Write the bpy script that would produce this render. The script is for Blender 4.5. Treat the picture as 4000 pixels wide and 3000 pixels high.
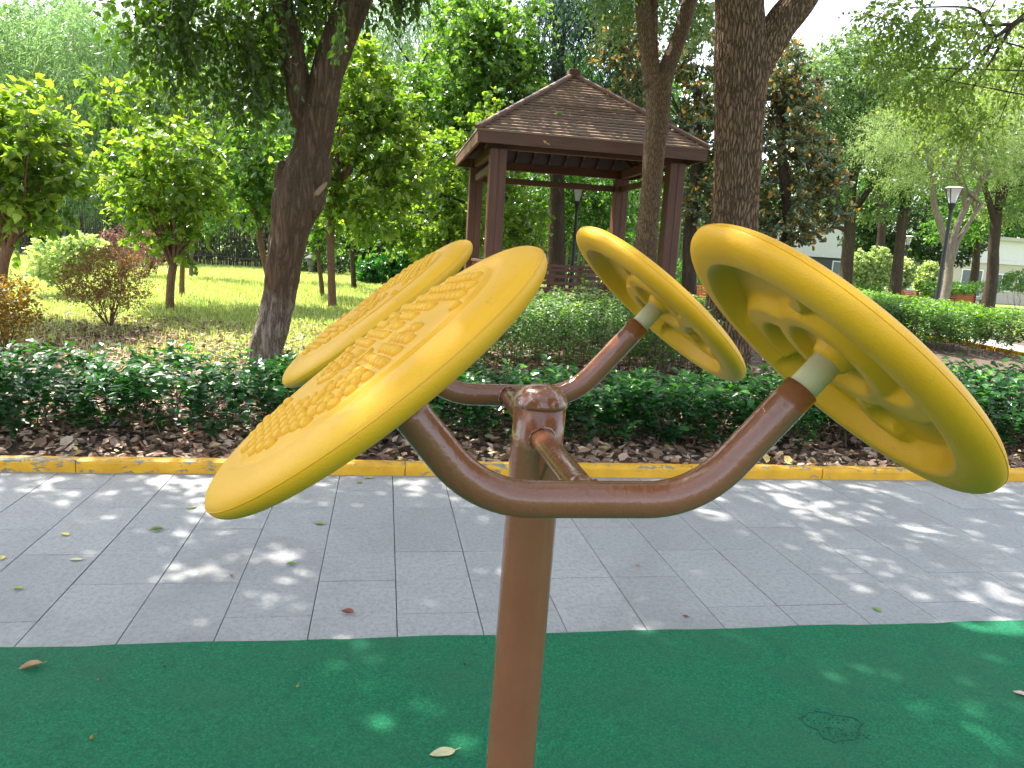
import bpy, math, random
import numpy as np
from mathutils import Matrix, Vector, Quaternion
R = math.radians
S = bpy.context.scene
for o in list(bpy.data.objects): bpy.data.objects.remove(o)

# ------------------------------------------------------------------ camera, world, sun, exposure
CAM = np.array([0, 0, 1.6]); CF = 2951.97; PITCH, ROLL, YAW = 0.169870, 0.0599225, 0.1736785
_f = np.array([math.sin(YAW)*math.cos(PITCH), math.cos(YAW)*math.cos(PITCH), -math.sin(PITCH)])
_r = np.array([math.cos(YAW), -math.sin(YAW), 0.]); _u = np.cross(_r, _f)
CR = math.cos(ROLL)*_r + math.sin(ROLL)*_u; CU = -math.sin(ROLL)*_r + math.cos(ROLL)*_u
cd = bpy.data.cameras.new('camera'); cam = bpy.data.objects.new('camera', cd); S.collection.objects.link(cam)
cd.sensor_width = 36; cd.lens = 36*CF/4000; cd.clip_start = 0.05; cd.clip_end = 2000
cam.matrix_world = Matrix(((CR[0], CU[0], -_f[0], 0), (CR[1], CU[1], -_f[1], 0), (CR[2], CU[2], -_f[2], 1.6), (0, 0, 0, 1)))
S.camera = cam
SUN = Vector((-1.0, 1.15, 2.4)).normalized()
W = bpy.data.worlds.new('World'); S.world = W; W.use_nodes = True
sk = W.node_tree.nodes.new('ShaderNodeTexSky'); sk.sky_type = 'NISHITA'; sk.sun_disc = False
sk.sun_elevation = math.asin(SUN.z); sk.sun_rotation = math.atan2(SUN.x, SUN.y)
sk.air_density = 1.0; sk.dust_density = 2.5; sk.ozone_density = 1.0
bg = W.node_tree.nodes['Background']; bg.inputs[1].default_value = 0.15
hs = W.node_tree.nodes.new('ShaderNodeHueSaturation'); hs.inputs['Saturation'].default_value = .5
W.node_tree.links.new(sk.outputs[0], hs.inputs['Color']); W.node_tree.links.new(hs.outputs[0], bg.inputs[0])
sl = bpy.data.lights.new('sun', 'SUN'); sl.energy = 3.6; sl.angle = R(0.5); sl.color = (1, .95, .86)
so = bpy.data.objects.new('sun', sl); S.collection.objects.link(so); so.location = (-20, 24, 50)
so.rotation_euler = SUN.to_track_quat('Z', 'Y').to_euler()
S.view_settings.view_transform = 'Standard'; S.view_settings.look = 'None'
S.view_settings.exposure = 2.0; S.view_settings.gamma = 1
S.render.engine = 'CYCLES'
try:
    S.cycles.max_bounces = 8; S.cycles.diffuse_bounces = 4; S.cycles.transmission_bounces = 6; S.cycles.transparent_max_bounces = 8
    S.cycles.use_denoising = True; S.cycles.sample_clamp_indirect = 6
except Exception: pass

K = 4000/2212.0
def ray(x, y):
    x *= K; y *= K
    return _f + (x-2000)/CF*CR - (y-1500)/CF*CU
def at(x, y, Y):
    d = ray(x, y); return CAM + d*(Y/d[1])
def hz(X, Y):
    X = np.asarray(X, float); Y = np.asarray(Y, float)
    t = np.clip((Y-7)/12, 0, 1)
    z = .55*t*t*(3-2*t)*(1-.8*np.clip((X-6.2)/2.6, 0, 1))
    return z + np.clip((Y-7)/6, 0, 1)*.02*np.sin(X*.9+1)*np.sin(Y*.7)
def gp(x, y):
    d = ray(x, y); lo, hi = 1., 150.
    for i in range(60):
        m = .5*(lo+hi); p = CAM + d*m
        if p[2] > hz(p[0], p[1]): lo = m
        else: hi = m
    return CAM + d*lo

# ------------------------------------------------------------------ mesh helpers
class MB:
    def __init__(s): s.v = []; s.n = 0; s.l = []; s.s = []; s.t = []; s.hast = False
    def add(s, V, F, t=0.):
        V = np.asarray(V, float).reshape(-1, 3)
        if isinstance(F, np.ndarray):
            s.l.append((F+s.n).ravel()); s.s.append(np.full(len(F), F.shape[1]))
        else:
            s.l.append(np.array([i+s.n for f in F for i in f])); s.s.append(np.array([len(f) for f in F]))
        s.v.append(V); s.n += len(V)
        s.t.append(np.broadcast_to(np.asarray(t, float), (len(V),)))
        return s
    def raw(s, V, L, Z, t):
        s.l.append(L+s.n); s.s.append(Z); s.v.append(V); s.t.append(t); s.n += len(V)
    def build(s, name, mat, parent=None, origin=None, smooth=False, **kw):
        V = np.concatenate(s.v); L = np.concatenate(s.l).astype(np.int32); Z = np.concatenate(s.s).astype(np.int32)
        if parent is not None:
            o0 = np.array(parent.get('_o', (0, 0, 0)))
        else:
            o0 = np.array(origin if origin is not None else (0, 0, 0), float)
        V = V - o0
        me = bpy.data.meshes.new(name)
        me.vertices.add(len(V)); me.vertices.foreach_set('co', V.astype(np.float32).ravel())
        me.loops.add(len(L)); me.loops.foreach_set('vertex_index', L)
        me.polygons.add(len(Z)); st = np.concatenate([[0], np.cumsum(Z)[:-1]]).astype(np.int32)
        me.polygons.foreach_set('loop_start', st); me.polygons.foreach_set('loop_total', Z)
        me.update(calc_edges=True); me.validate()
        a = me.attributes.new('tint', 'FLOAT', 'POINT'); T = np.concatenate(s.t).astype(np.float32)
        if len(T) == len(me.vertices): a.data.foreach_set('value', T)
        me.polygons.foreach_set('use_smooth', np.full(len(me.polygons), bool(smooth)))
        me.materials.append(mat)
        o = bpy.data.objects.new(name, me); S.collection.objects.link(o)
        if parent is not None: o.parent = parent
        else: o.location = o0
        o['_o'] = [float(q) for q in o0]
        tag(o, **kw)
        return o
def tag(o, label=None, cat=None, group=None, kind=None):
    if label: o['label'] = label
    if cat: o['category'] = cat
    if group: o['group'] = group
    if kind: o['kind'] = kind
def empty(name, loc, label, cat, group=None):
    o = bpy.data.objects.new(name, None); S.collection.objects.link(o); o.location = [float(q) for q in loc]; o.empty_display_size = .2
    o['_o'] = [float(q) for q in loc]; tag(o, label, cat, group); return o
def box(mb, lo, hi, yaw=0., c=None, t=0., bev=0.):
    lo = np.array(lo, float); hi = np.array(hi, float)
    if bev <= 0:
        V = np.array([[x, y, z] for z in (lo[2], hi[2]) for y in (lo[1], hi[1]) for x in (lo[0], hi[0])])
        F = [(0, 2, 3, 1), (4, 5, 7, 6), (0, 1, 5, 4), (2, 6, 7, 3), (0, 4, 6, 2), (1, 3, 7, 5)]
    else:
        V = []; 
        for sx in (0, 1):
            for sy in (0, 1):
                for sz in (0, 1):
                    p = np.array([hi[0] if sx else lo[0], hi[1] if sy else lo[1], hi[2] if sz else lo[2]])
                    d = np.array([1-2*sx, 1-2*sy, 1-2*sz])*bev
                    V += [p+d*[0, 1, 1], p+d*[1, 0, 1], p+d*[1, 1, 0]]
        V = np.array(V); I = lambda sx, sy, sz, k: (sx*4+sy*2+sz)*3+k
        F = []
        F.append((I(0,0,0,0), I(0,0,1,0), I(0,1,1,0), I(0,1,0,0))); F.append((I(1,0,0,0), I(1,1,0,0), I(1,1,1,0), I(1,0,1,0)))
        F.append((I(0,0,0,1), I(1,0,0,1), I(1,0,1,1), I(0,0,1,1))); F.append((I(0,1,0,1), I(0,1,1,1), I(1,1,1,1), I(1,1,0,1)))
        F.append((I(0,0,0,2), I(0,1,0,2), I(1,1,0,2), I(1,0,0,2))); F.append((I(0,0,1,2), I(1,0,1,2), I(1,1,1,2), I(0,1,1,2)))
        for a in (0, 1):
            for b in (0, 1):
                F.append((I(a,b,0,0), I(a,b,1,0), I(a,b,1,1), I(a,b,0,1)))
                F.append((I(a,0,b,0), I(a,1,b,0), I(a,1,b,2), I(a,0,b,2)))
                F.append((I(0,a,b,1), I(1,a,b,1), I(1,a,b,2), I(0,a,b,2)))
                for cc in (0, 1): F.append((I(a,b,cc,0), I(a,b,cc,1), I(a,b,cc,2)))
    if yaw or c is not None:
        c = np.array(c if c is not None else (0, 0, 0), float)
        ca, sa = math.cos(yaw), math.sin(yaw)
        V = np.c_[V[:, 0]*ca-V[:, 1]*sa, V[:, 0]*sa+V[:, 1]*ca, V[:, 2]]+c
    mb.add(V, F, t); return mb
def catmull(P, n):
    P = np.asarray(P, float); Q = np.vstack([2*P[0]-P[1], P, 2*P[-1]-P[-2]]); out = []
    for i in range(1, len(Q)-2):
        for k in range(n):
            t = k/n; a, b, c, d = Q[i-1:i+3]
            out.append(.5*((2*b)+(c-a)*t+(2*a-5*b+4*c-d)*t*t+(-a+3*b-3*c+d)*t**3))
    out.append(P[-1]); return np.array(out)
def tube(mb, P, rad, sides=12, caps=True, t=0., warp=None, flare=None):
    P = np.asarray(P, float); rad = np.broadcast_to(np.asarray(rad, float), (len(P),))
    T = np.gradient(P, axis=0); T /= np.linalg.norm(T, axis=1)[:, None]+1e-12
    n = np.cross(T[0], [0, 0, 1.] if abs(T[0][2]) < .9 else [0, 1., 0]); n /= np.linalg.norm(n)
    A = np.linspace(0, 2*np.pi, sides, endpoint=False); V = []
    for i in range(len(P)):
        n = n-T[i]*(n@T[i]); n /= np.linalg.norm(n); b = np.cross(T[i], n)
        rr = rad[i]*np.ones(sides)
        if warp is not None: rr = rr*warp(i/max(1, len(P)-1), A, P[i])
        V.append(P[i]+rr[:, None]*(np.cos(A)[:, None]*n+np.sin(A)[:, None]*b))
    V = np.concatenate(V); m = len(P)
    i, j = np.meshgrid(np.arange(m-1), np.arange(sides), indexing='ij'); j2 = (j+1) % sides
    F = np.stack([i*sides+j, i*sides+j2, (i+1)*sides+j2, (i+1)*sides+j], -1).reshape(-1, 4)
    mb.add(V, F, t)
    if caps:
        mb.l.append(np.arange(sides)[::-1]+mb.n-len(V)); mb.s.append(np.array([sides]))
        mb.l.append(np.arange(sides)+mb.n-sides); mb.s.append(np.array([sides]))
    return mb
def lathe(mb, prof, c=(0, 0, 0), sides=32, M=None, t=0.):
    A = np.linspace(0, 2*np.pi, sides, endpoint=False)
    V = np.concatenate([np.c_[r*np.cos(A), r*np.sin(A), np.full(sides, z)] for r, z in prof]); m = len(prof)
    i, j = np.meshgrid(np.arange(m-1), np.arange(sides), indexing='ij'); j2 = (j+1) % sides
    F = np.stack([i*sides+j, i*sides+j2, (i+1)*sides+j2, (i+1)*sides+j], -1).reshape(-1, 4)
    if M is not None: V = V@M.T
    mb.add(V+np.array(c), F, t); return mb
def snoise(P, s=1., seed=0):
    P = np.asarray(P)*s; g = np.random.default_rng(seed); r = 0
    for k in range(7):
        d = g.normal(size=3); d *= (.7+.45*k)/np.linalg.norm(d); r = r+np.sin(P@d+g.uniform(0, 6.28)+1.3*np.sin(P@np.roll(d, 1)*.7))/(1+.25*k)
    return r/3.2

# leaf templates: (verts in (across, along, up), faces)
TPL = {
 'simple': (np.array([[0, 0, 0], [.3, .45, .1], [0, 1, -.05], [-.3, .45, .1]]), [(0, 1, 2), (0, 2, 3)]),
 'oval': (np.array([[0, 0, 0], [.24, .3, .08], [.26, .6, .06], [0, 1, -.12], [-.26, .6, .06], [-.24, .3, .08], [0, .45, 0]]),
          [(0, 1, 2, 6), (6, 2, 3), (0, 6, 4, 5), (6, 3, 4)]),
 'obov': (np.array([[0, 0, 0], [.13, .3, .03], [.24, .7, .05], [0, 1, -.06], [-.24, .7, .05], [-.13, .3, .03], [0, .6, -.02]]),
          [(0, 1, 2, 6), (6, 2, 3), (0, 6, 4, 5), (6, 3, 4)]),
 'round': (np.array([[0, 0, 0], [.36, .25, .08], [.36, .65, .06], [0, 1, -.08], [-.36, .65, .06], [-.36, .25, .08]]),
          [(0, 1, 2, 3), (0, 3, 4, 5)]),
 'heart': (np.array([[0, 0, 0], [.34, .12, .07], [.32, .5, .06], [0, 1, -.2], [-.32, .5, .06], [-.34, .12, .07]]),
          [(0, 1, 2, 3), (0, 3, 4, 5)]),
 'blade': (np.array([[-.09, 0, 0], [.09, 0, 0], [.06, .5, .0], [-.06, .5, .0], [0, 1, -.2]]), [(0, 1, 2, 3), (3, 2, 4)]),
 'narrow': (np.array([[0, 0, 0], [.09, .4, .02], [0, 1, -.12], [-.09, .4, .02]]), [(0, 1, 2), (0, 2, 3)]),
 'litter': (np.array([[0, 0, .05], [.25, .25, .14], [.24, .7, .16], [0, 1, .1], [-.24, .7, .1], [-.28, .25, .18], [0, .5, 0]]),
          [(0, 1, 2, 6), (6, 2, 3), (0, 6, 4, 5), (6, 3, 4)]),
}
def leaves(mb, P, D, Nn, size, tpl, tint):
    tv, tf = TPL[tpl]; n = len(P)
    D = D/(np.linalg.norm(D, axis=1)[:, None]+1e-9)
    Nn = Nn-D*np.sum(Nn*D, 1)[:, None]; Nn /= np.linalg.norm(Nn, axis=1)[:, None]+1e-9
    X = np.cross(D, Nn); size = np.broadcast_to(size, (n,))[:, None, None]
    V = P[:, None]+size*(tv[None, :, 0:1]*X[:, None]+tv[None, :, 1:2]*D[:, None]+tv[None, :, 2:3]*Nn[:, None])
    k = len(tv); L = np.array([i for f in tf for i in f]); Z = np.array([len(f) for f in tf])
    mb.raw(V.reshape(-1, 3), (L[None]+k*np.arange(n)[:, None]).ravel(), np.tile(Z, n), np.repeat(tint, k))
def rdir(g, n):
    v = g.normal(size=(n, 3)); return v/np.linalg.norm(v, axis=1)[:, None]
def crown_mb(blobs, n, size, tpl='simple', seed=0, per=8, twig=.25, up=.3, droop=.35, shell=.55, gaps=.0, gs=1.2, lit_up=.0, tip=.0, flat=.6, mb=None, zmin=None):
    """blobs: rows cx cy cz rx ry rz ; n leaves on n/per twigs, each twig starting in a blob and growing outwards"""
    g = np.random.default_rng(seed); B = np.array(blobs, float)
    w = (B[:, 3]*B[:, 4]*B[:, 5])**.75; nt = int(n/per)
    m = int(nt*(1.6+2*max(gaps, 0))); bi = g.choice(len(B), m, p=w/w.sum())
    d = rdir(g, m); r = shell+(1-shell)*g.random(m)**.7; r = np.where(g.random(m) < .22, g.random(m)**.5, r)
    P = B[bi, :3]+d*r[:, None]*B[bi, 3:]
    if gaps: 
        keep = snoise(P, gs*2.2, seed+5) > (-1+2*gaps)*.55
        P = P[keep]; d = d[keep]
    P = P[:nt]; d = d[:nt]; m = len(P)
    out = d*.8+rdir(g, m)*.7; out[:, 2] += up; out /= np.linalg.norm(out, axis=1)[:, None]
    tl = twig*g.uniform(.5, 1.3, m)
    if mb is None: mb = MB()
    tt = g.random(m)
    for k in range(per):
        s = (k+.5)/per
        Q = P+out*(tl*s)[:, None]; Q[:, 2] -= droop*tl*s*s
        side = np.cross(out, rdir(g, m)); side /= np.linalg.norm(side, axis=1)[:, None]+1e-9
        D = out*.55+side*.9; D[:, 2] -= droop*g.uniform(.2, 1.4, m)
        Nn = rdir(g, m)*(1-flat); Nn[:, 2] += flat
        sz = size*g.uniform(.6, 1.25, m)
        ti = np.clip(tt*.6+.25*g.random(m)+tip*(s-.5), 0, 1)
        ok = np.ones(m, bool) if zmin is None else Q[:, 2] > zmin
        leaves(mb, Q[ok], D[ok], Nn[ok], sz[ok], tpl, ti[ok])
    return mb

# ------------------------------------------------------------------ material helpers
def newmat(name):
    m = bpy.data.materials.new(name); m.use_nodes = True; nt = m.node_tree
    return m, nt, nt.nodes['Principled BSDF']
def nd(nt, typ, **kw):
    n = nt.nodes.new(typ)
    for k, v in kw.items():
        if k.startswith('i_'): n.inputs[k[2:].replace('_', ' ')].default_value = v
        else: setattr(n, k, v)
    return n
def ramp(nt, fac, stops):
    r = nt.nodes.new('ShaderNodeValToRGB'); e = r.color_ramp.elements
    while len(e) > 1: e.remove(e[-1])
    for i, (p, c) in enumerate(stops):
        q = e[0] if i == 0 else e.new(p); q.position = p; q.color = (*c, 1) if len(c) == 3 else c
    nt.links.new(fac, r.inputs[0]); return r.outputs[0]
def coords(nt, scale=(1, 1, 1), kind='Object'):
    tc = nt.nodes.new('ShaderNodeTexCoord'); mp = nt.nodes.new('ShaderNodeMapping'); mp.inputs['Scale'].default_value = scale
    nt.links.new(tc.outputs[kind], mp.inputs[0]); return mp.outputs[0]
def noise(nt, co, scale, detail=4, rough=.55, dist=0.):
    n = nt.nodes.new('ShaderNodeTexNoise'); n.inputs['Scale'].default_value = scale; n.inputs['Detail'].default_value = detail
    n.inputs['Roughness'].default_value = rough; n.inputs['Distortion'].default_value = dist; nt.links.new(co, n.inputs['Vector']); return n.outputs['Fac']
def mix(nt, f, a, b, mode='MIX'):
    m = nt.nodes.new('ShaderNodeMix'); m.data_type = 'RGBA'; m.blend_type = mode
    for s, v in ((m.inputs[0], f), (m.inputs[6], a), (m.inputs[7], b)):
        if hasattr(v, 'is_linked'): nt.links.new(v, s)
        elif isinstance(v, (int, float)): s.default_value = v
        else: s.default_value = (*v, 1)
    return m.outputs[2]
def mth(nt, op, a, b=0., c=None):
    m = nt.nodes.new('ShaderNodeMath'); m.operation = op
    for i, v in enumerate((a, b) if c is None else (a, b, c)):
        if hasattr(v, 'is_linked'): nt.links.new(v, m.inputs[i])
        else: m.inputs[i].default_value = v
    return m.outputs[0]
def bump(nt, h, p, dist=.01, strength=1.):
    b = nt.nodes.new('ShaderNodeBump'); b.inputs['Strength'].default_value = strength; b.inputs['Distance'].default_value = dist
    nt.links.new(h, b.inputs['Height']); nt.links.new(b.outputs[0], p.inputs['Normal']); return b
def attr(nt, name='tint'):
    a = nt.nodes.new('ShaderNodeAttribute'); a.attribute_name = name; return a.outputs['Fac']
def leafmat(name, stops, tr=.42, rough=.42, spec=.5, tgain=(1.5, 1.7, .55), back=None):
    m, nt, p = newmat(name); t = attr(nt); col = ramp(nt, t, stops)
    nt.links.new(col, p.inputs['Base Color']); p.inputs['Roughness'].default_value = rough
    p.inputs['Specular IOR Level'].default_value = spec
    if back:
        ge = nt.nodes.new('ShaderNodeNewGeometry'); c2 = mix(nt, ge.outputs['Backfacing'], col, back); nt.links.new(c2, p.inputs['Base Color'])
    if tr > 0:
        tb = nt.nodes.new('ShaderNodeBsdfTranslucent'); tc = mix(nt, 1., col, tgain, 'MULTIPLY'); nt.links.new(tc, tb.inputs[0])
        ms = nt.nodes.new('ShaderNodeMixShader'); ms.inputs[0].default_value = tr
        nt.links.new(p.outputs[0], ms.inputs[1]); nt.links.new(tb.outputs[0], ms.inputs[2])
        nt.links.new(ms.outputs[0], nt.nodes['Material Output'].inputs[0])
    return m
def barkmat(name, a, b, scale=14, zs=.12, dist=.02, spots=None, rough=.9, wash=None):
    m, nt, p = newmat(name); co = coords(nt, (1, 1, zs))
    n1 = noise(nt, co, scale, 5, .6, .6); n2 = noise(nt, coords(nt), 3, 3)
    n3 = noise(nt, coords(nt, (1, 1, .5)), scale*5, 3)
    h = mth(nt, 'ADD', mth(nt, 'MULTIPLY', mth(nt, 'ABSOLUTE', mth(nt, 'SUBTRACT', n1, .5)), 2.4), mth(nt, 'MULTIPLY', n3, .25))
    col = ramp(nt, h, [(.05, a), (.6, b)])
    col = mix(nt, mth(nt, 'MULTIPLY', n2, .45), col, tuple(q*.55 for q in b))
    if wash:   # old lime wash on the foot of the trunk, worn through in the cracks
        sp = nt.nodes.new('ShaderNodeSeparateXYZ'); tc = nt.nodes.new('ShaderNodeTexCoord'); nt.links.new(tc.outputs['Object'], sp.inputs[0])
        zz = mth(nt, 'ADD', sp.outputs[2], mth(nt, 'MULTIPLY', n2, .9))
        f = ramp(nt, zz, [(wash[0]+.28, (1, 1, 1)), (min(.999, wash[0]+.55), (0, 0, 0))]) if False else mth(nt, 'SMOOTH_MIN', 1., mth(nt, 'MAXIMUM', 0., mth(nt, 'MULTIPLY', mth(nt, 'SUBTRACT', wash[0]+.62, zz), 4.)), .1); f = mth(nt, 'MULTIPLY', f, ramp(nt, h, [(.1, (0, 0, 0)), (.45, (.75, .75, .75))]))
        col = mix(nt, f, col, wash[1])
    nt.links.new(col, p.inputs['Base Color']); p.inputs['Roughness'].default_value = rough; p.inputs['Specular IOR Level'].default_value = .25
    bump(nt, h, p, dist); return m

def plated_bark(name, a, b, scale, zs, dist):
    m, nt, p = newmat(name); wob = noise(nt, coords(nt), 5, 3)
    co = coords(nt, (1, 1, zs)); vo = nt.nodes.new('ShaderNodeTexVoronoi'); vo.feature = 'DISTANCE_TO_EDGE'; vo.inputs['Scale'].default_value = scale
    ad = nt.nodes.new('ShaderNodeVectorMath'); ad.operation = 'MULTIPLY_ADD'; nt.links.new(mix(nt, 1., (1, 1, 1), noise_col(nt, co, 9), 'MULTIPLY'), ad.inputs[0]); ad.inputs[1].default_value = (.06, .06, .03); nt.links.new(co, ad.inputs[2])
    nt.links.new(ad.outputs[0], vo.inputs['Vector'])
    n3 = noise(nt, coords(nt, (1, 1, .4)), 70, 4); h = mth(nt, 'ADD', ramp(nt, vo.outputs['Distance'], [(.0, (0, 0, 0)), (.22, (.8, .8, .8)), (.5, (1, 1, 1))]), mth(nt, 'MULTIPLY', n3, .45))
    col = ramp(nt, h, [(.12, a), (.55, tuple(.5*(x+y) for x, y in zip(a, b))), (1.0, b)]); col = mix(nt, mth(nt, 'MULTIPLY', wob, .5), col, tuple(q*.6 for q in b))
    nt.links.new(col, p.inputs['Base Color']); p.inputs['Roughness'].default_value = .92; p.inputs['Specular IOR Level'].default_value = .2
    bump(nt, h, p, dist); return m
def noise_col(nt, co, sc):
    n = nt.nodes.new('ShaderNodeTexNoise'); n.inputs['Scale'].default_value = sc; nt.links.new(co, n.inputs['Vector']); return n.outputs['Color']

# ------------------------------------------------------------------ materials
def m_yellow():
    m, nt, p = newmat('yellow_moulded_plastic'); co = coords(nt)
    n = noise(nt, co, 6, 3); c = ramp(nt, n, [(.35, (.68, .355, .013)), (.7, (.74, .405, .02))])
    sc = noise(nt, coords(nt, (1, 1, 1)), 38, 5, .7, 1.5); c = mix(nt, ramp(nt, sc, [(.62, (0, 0, 0)), (.74, (.45, .45, .45))]), c, (.36, .22, .04))
    nt.links.new(c, p.inputs['Base Color']); p.inputs['Roughness'].default_value = .48; p.inputs['Specular IOR Level'].default_value = .32
    p.inputs['Subsurface Weight'].default_value = .0; p.inputs['Subsurface Radius'].default_value = (.02, .012, .003); p.inputs['Subsurface Scale'].default_value = .5
    bump(nt, noise(nt, co, 420, 2), p, .0006); return m
def m_brown(wear=False):
    m, nt, p = newmat('glossy_brown_paint' if not wear else 'worn_brown_paint'); co = coords(nt)
    n = noise(nt, co, 5, 3); c = ramp(nt, n, [(.3, (.215, .078, .038)), (.7, (.255, .095, .048))])
    run = noise(nt, coords(nt, (1, 1, .12)), 30, 4, .6, .3)
    if wear:
        w = noise(nt, co, 55, 6, .75, .8); w2 = noise(nt, co, 14, 3)
        f = ramp(nt, mth(nt, 'ADD', mth(nt, 'MULTIPLY', w, .7), mth(nt, 'MULTIPLY', w2, .45)), [(.595, (0, 0, 0)), (.67, (.6, .6, .6))])
        c = mix(nt, f, c, (.62, .5, .46))
    nt.links.new(c, p.inputs['Base Color'])
    nt.links.new(ramp(nt, noise(nt, co, 40, 4), [(.35, (.1, .1, .1)), (.75, (.26, .26, .26))]), p.inputs['Roughness'])
    p.inputs['Coat Weight'].default_value = .5; p.inputs['Coat Roughness'].default_value = .08
    h = mth(nt, 'ADD', run, mth(nt, 'MULTIPLY', noise(nt, co, 90, 4), .35)); bump(nt, h, p, .0035); return m
def plain(name, c, rough=.6, metal=0., v=.12, sc=9, bd=0., bs=80, spec=.5):
    m, nt, p = newmat(name); co = coords(nt); n = noise(nt, co, sc, 4)
    a = tuple(q*(1-v) for q in c); b = tuple(min(1, q*(1+v)) for q in c)
    nt.links.new(ramp(nt, n, [(.3, a), (.7, b)]), p.inputs['Base Color']); p.inputs['Roughness'].default_value = rough; p.inputs['Metallic'].default_value = metal
    p.inputs['Specular IOR Level'].default_value = spec
    if bd: bump(nt, noise(nt, co, bs, 3), p, bd)
    return m
def m_wood(name, a, b, sc=(1, 1, 1), rough=.55, bd=.002):
    m, nt, p = newmat(name); co = coords(nt, sc); n = noise(nt, co, 22, 5, .6, .4); n2 = noise(nt, coords(nt), 1.7, 3)
    c = ramp(nt, n, [(.3, a), (.7, b)]); c = mix(nt, mth(nt, 'MULTIPLY', n2, .5), c, tuple(q*.5 for q in a))
    nt.links.new(c, p.inputs['Base Color']); p.inputs['Roughness'].default_value = rough; bump(nt, n, p, bd); return m
def m_paving():
    m, nt, p = newmat('grey_stone_paving'); co = coords(nt)
    t = attr(nt); base = ramp(nt, t, [(0, (.3, .3, .3)), (.5, (.335, .335, .335)), (1, (.4, .395, .385))])
    n1 = noise(nt, co, 3, 5, .65); n2 = noise(nt, coords(nt, (1, .8, 1)), 45, 6, .7); n3 = noise(nt, co, 170, 3, .6)
    c = mix(nt, mth(nt, 'MULTIPLY', n1, .35), base, (.42, .415, .41)); c = mix(nt, ramp(nt, n2, [(.38, (.45, .45, .45)), (.55, (0, 0, 0))]), c, (.17, .18, .2))
    c = mix(nt, ramp(nt, n3, [(.3, (.35, .35, .35)), (.5, (0, 0, 0))]), c, (.14, .15, .16)); c = mix(nt, ramp(nt, n3, [(.58, (0, 0, 0)), (.75, (.4, .4, .4))]), c, (.5, .5, .5))
    st = noise(nt, co, 1.1, 5, .7, .8); c = mix(nt, ramp(nt, st, [(.48, (0, 0, 0)), (.72, (.5, .5, .5))]), c, (.2, .19, .18))
    nt.links.new(c, p.inputs['Base Color']); p.inputs['Roughness'].default_value = .72
    bump(nt, mth(nt, 'ADD', n2, mth(nt, 'MULTIPLY', n3, .6)), p, .0035); return m
def m_rubber():
    m, nt, p = newmat('green_rubber_granules'); co = coords(nt)
    vo = nt.nodes.new('ShaderNodeTexVoronoi'); vo.inputs['Scale'].default_value = 330; nt.links.new(co, vo.inputs['Vector'])
    n1 = noise(nt, co, 2.2, 5, .6); n2 = noise(nt, co, 120, 4, .7)
    c = ramp(nt, n2, [(.28, (.002, .075, .032)), (.5, (.005, .17, .072)), (.72, (.02, .29, .13))])
    c = mix(nt, ramp(nt, n1, [(.42, (0, 0, 0)), (.75, (.6, .6, .6))]), c, (.035, .13, .07))
    n4 = noise(nt, co, 9, 5, .7); c = mix(nt, ramp(nt, n4, [(.5, (0, 0, 0)), (.75, (.4, .4, .4))]), c, (.004, .09, .05))
    wn = noise(nt, co, 260, 1); c = mix(nt, ramp(nt, wn, [(.78, (0, 0, 0)), (.82, (.5, .5, .5))]), c, (.12, .3, .22))
    nt.links.new(c, p.inputs['Base Color']); p.inputs['Roughness'].default_value = .85; p.inputs['Specular IOR Level'].default_value = .3
    bump(nt, mth(nt, 'ADD', vo.outputs['Distance'], mth(nt, 'MULTIPLY', n2, 1.2)), p, .004); return m
def m_kerb():
    m, nt, p = newmat('chipped_yellow_kerb_paint'); co = coords(nt); t = attr(nt)
    n = noise(nt, co, 7, 4); c = ramp(nt, n, [(.3, (.6, .3, .008)), (.7, (.78, .42, .012))])
    ch = noise(nt, coords(nt, (.6, 1, 1)), 17, 6, .72, .6); big = noise(nt, coords(nt, (.25, 1, 1)), 2.6, 3)
    f = mth(nt, 'ADD', mth(nt, 'ADD', mth(nt, 'MULTIPLY', ch, .75), mth(nt, 'MULTIPLY', big, .4)), mth(nt, 'MULTIPLY', t, .05))
    c = mix(nt, ramp(nt, f, [(.66, (0, 0, 0)), (.7, (1, 1, 1))]), c, mix(nt, noise(nt, co, 40, 3), (.1, .1, .06), (.3, .29, .24)))
    nt.links.new(c, p.inputs['Base Color']); p.inputs['Roughness'].default_value = .5; bump(nt, ch, p, .004); return m
def m_ground():
    m, nt, p = newmat('soil_and_turf'); co = coords(nt)
    n1 = noise(nt, co, .55, 5, .6); n2 = noise(nt, co, 30, 5, .7); t = attr(nt)
    soil = ramp(nt, n2, [(.3, (.045, .028, .02)), (.6, (.12, .08, .055)), (.75, (.25, .18, .12))])
    turf = ramp(nt, n2, [(.3, (.1, .15, .03)), (.7, (.25, .33, .08))])
    f = ramp(nt, mth(nt, 'ADD', t, mth(nt, 'MULTIPLY', mth(nt, 'SUBTRACT', n1, .5), 1.1)), [(.42, (0, 0, 0)), (.58, (1, 1, 1))])
    c = mix(nt, f, soil, turf); nt.links.new(c, p.inputs['Base Color']); p.inputs['Roughness'].default_value = .95; bump(nt, n2, p, .02); return m
def m_glass():
    m, nt, p = newmat('lamp_glass'); p.inputs['Base Color'].default_value = (.85, .88, .85, 1); p.inputs['Roughness'].default_value = .25
    p.inputs['Transmission Weight'].default_value = .55; return m
MY = m_yellow(); MBR = m_brown(); MBW = m_brown(True)
M_cream = plain('cream_nylon', (.50, .46, .26), .5, v=.08, bd=.0004, bs=300)
M_hole = plain('bolt_steel', (.3, .3, .3), .4, 1)
M_pave = m_paving(); M_rub = m_rubber(); M_kerb = m_kerb(); M_ground = m_ground()
M_joint = plain('dark_joint_sand', (.05, .05, .052), .95, bd=.002)
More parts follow.
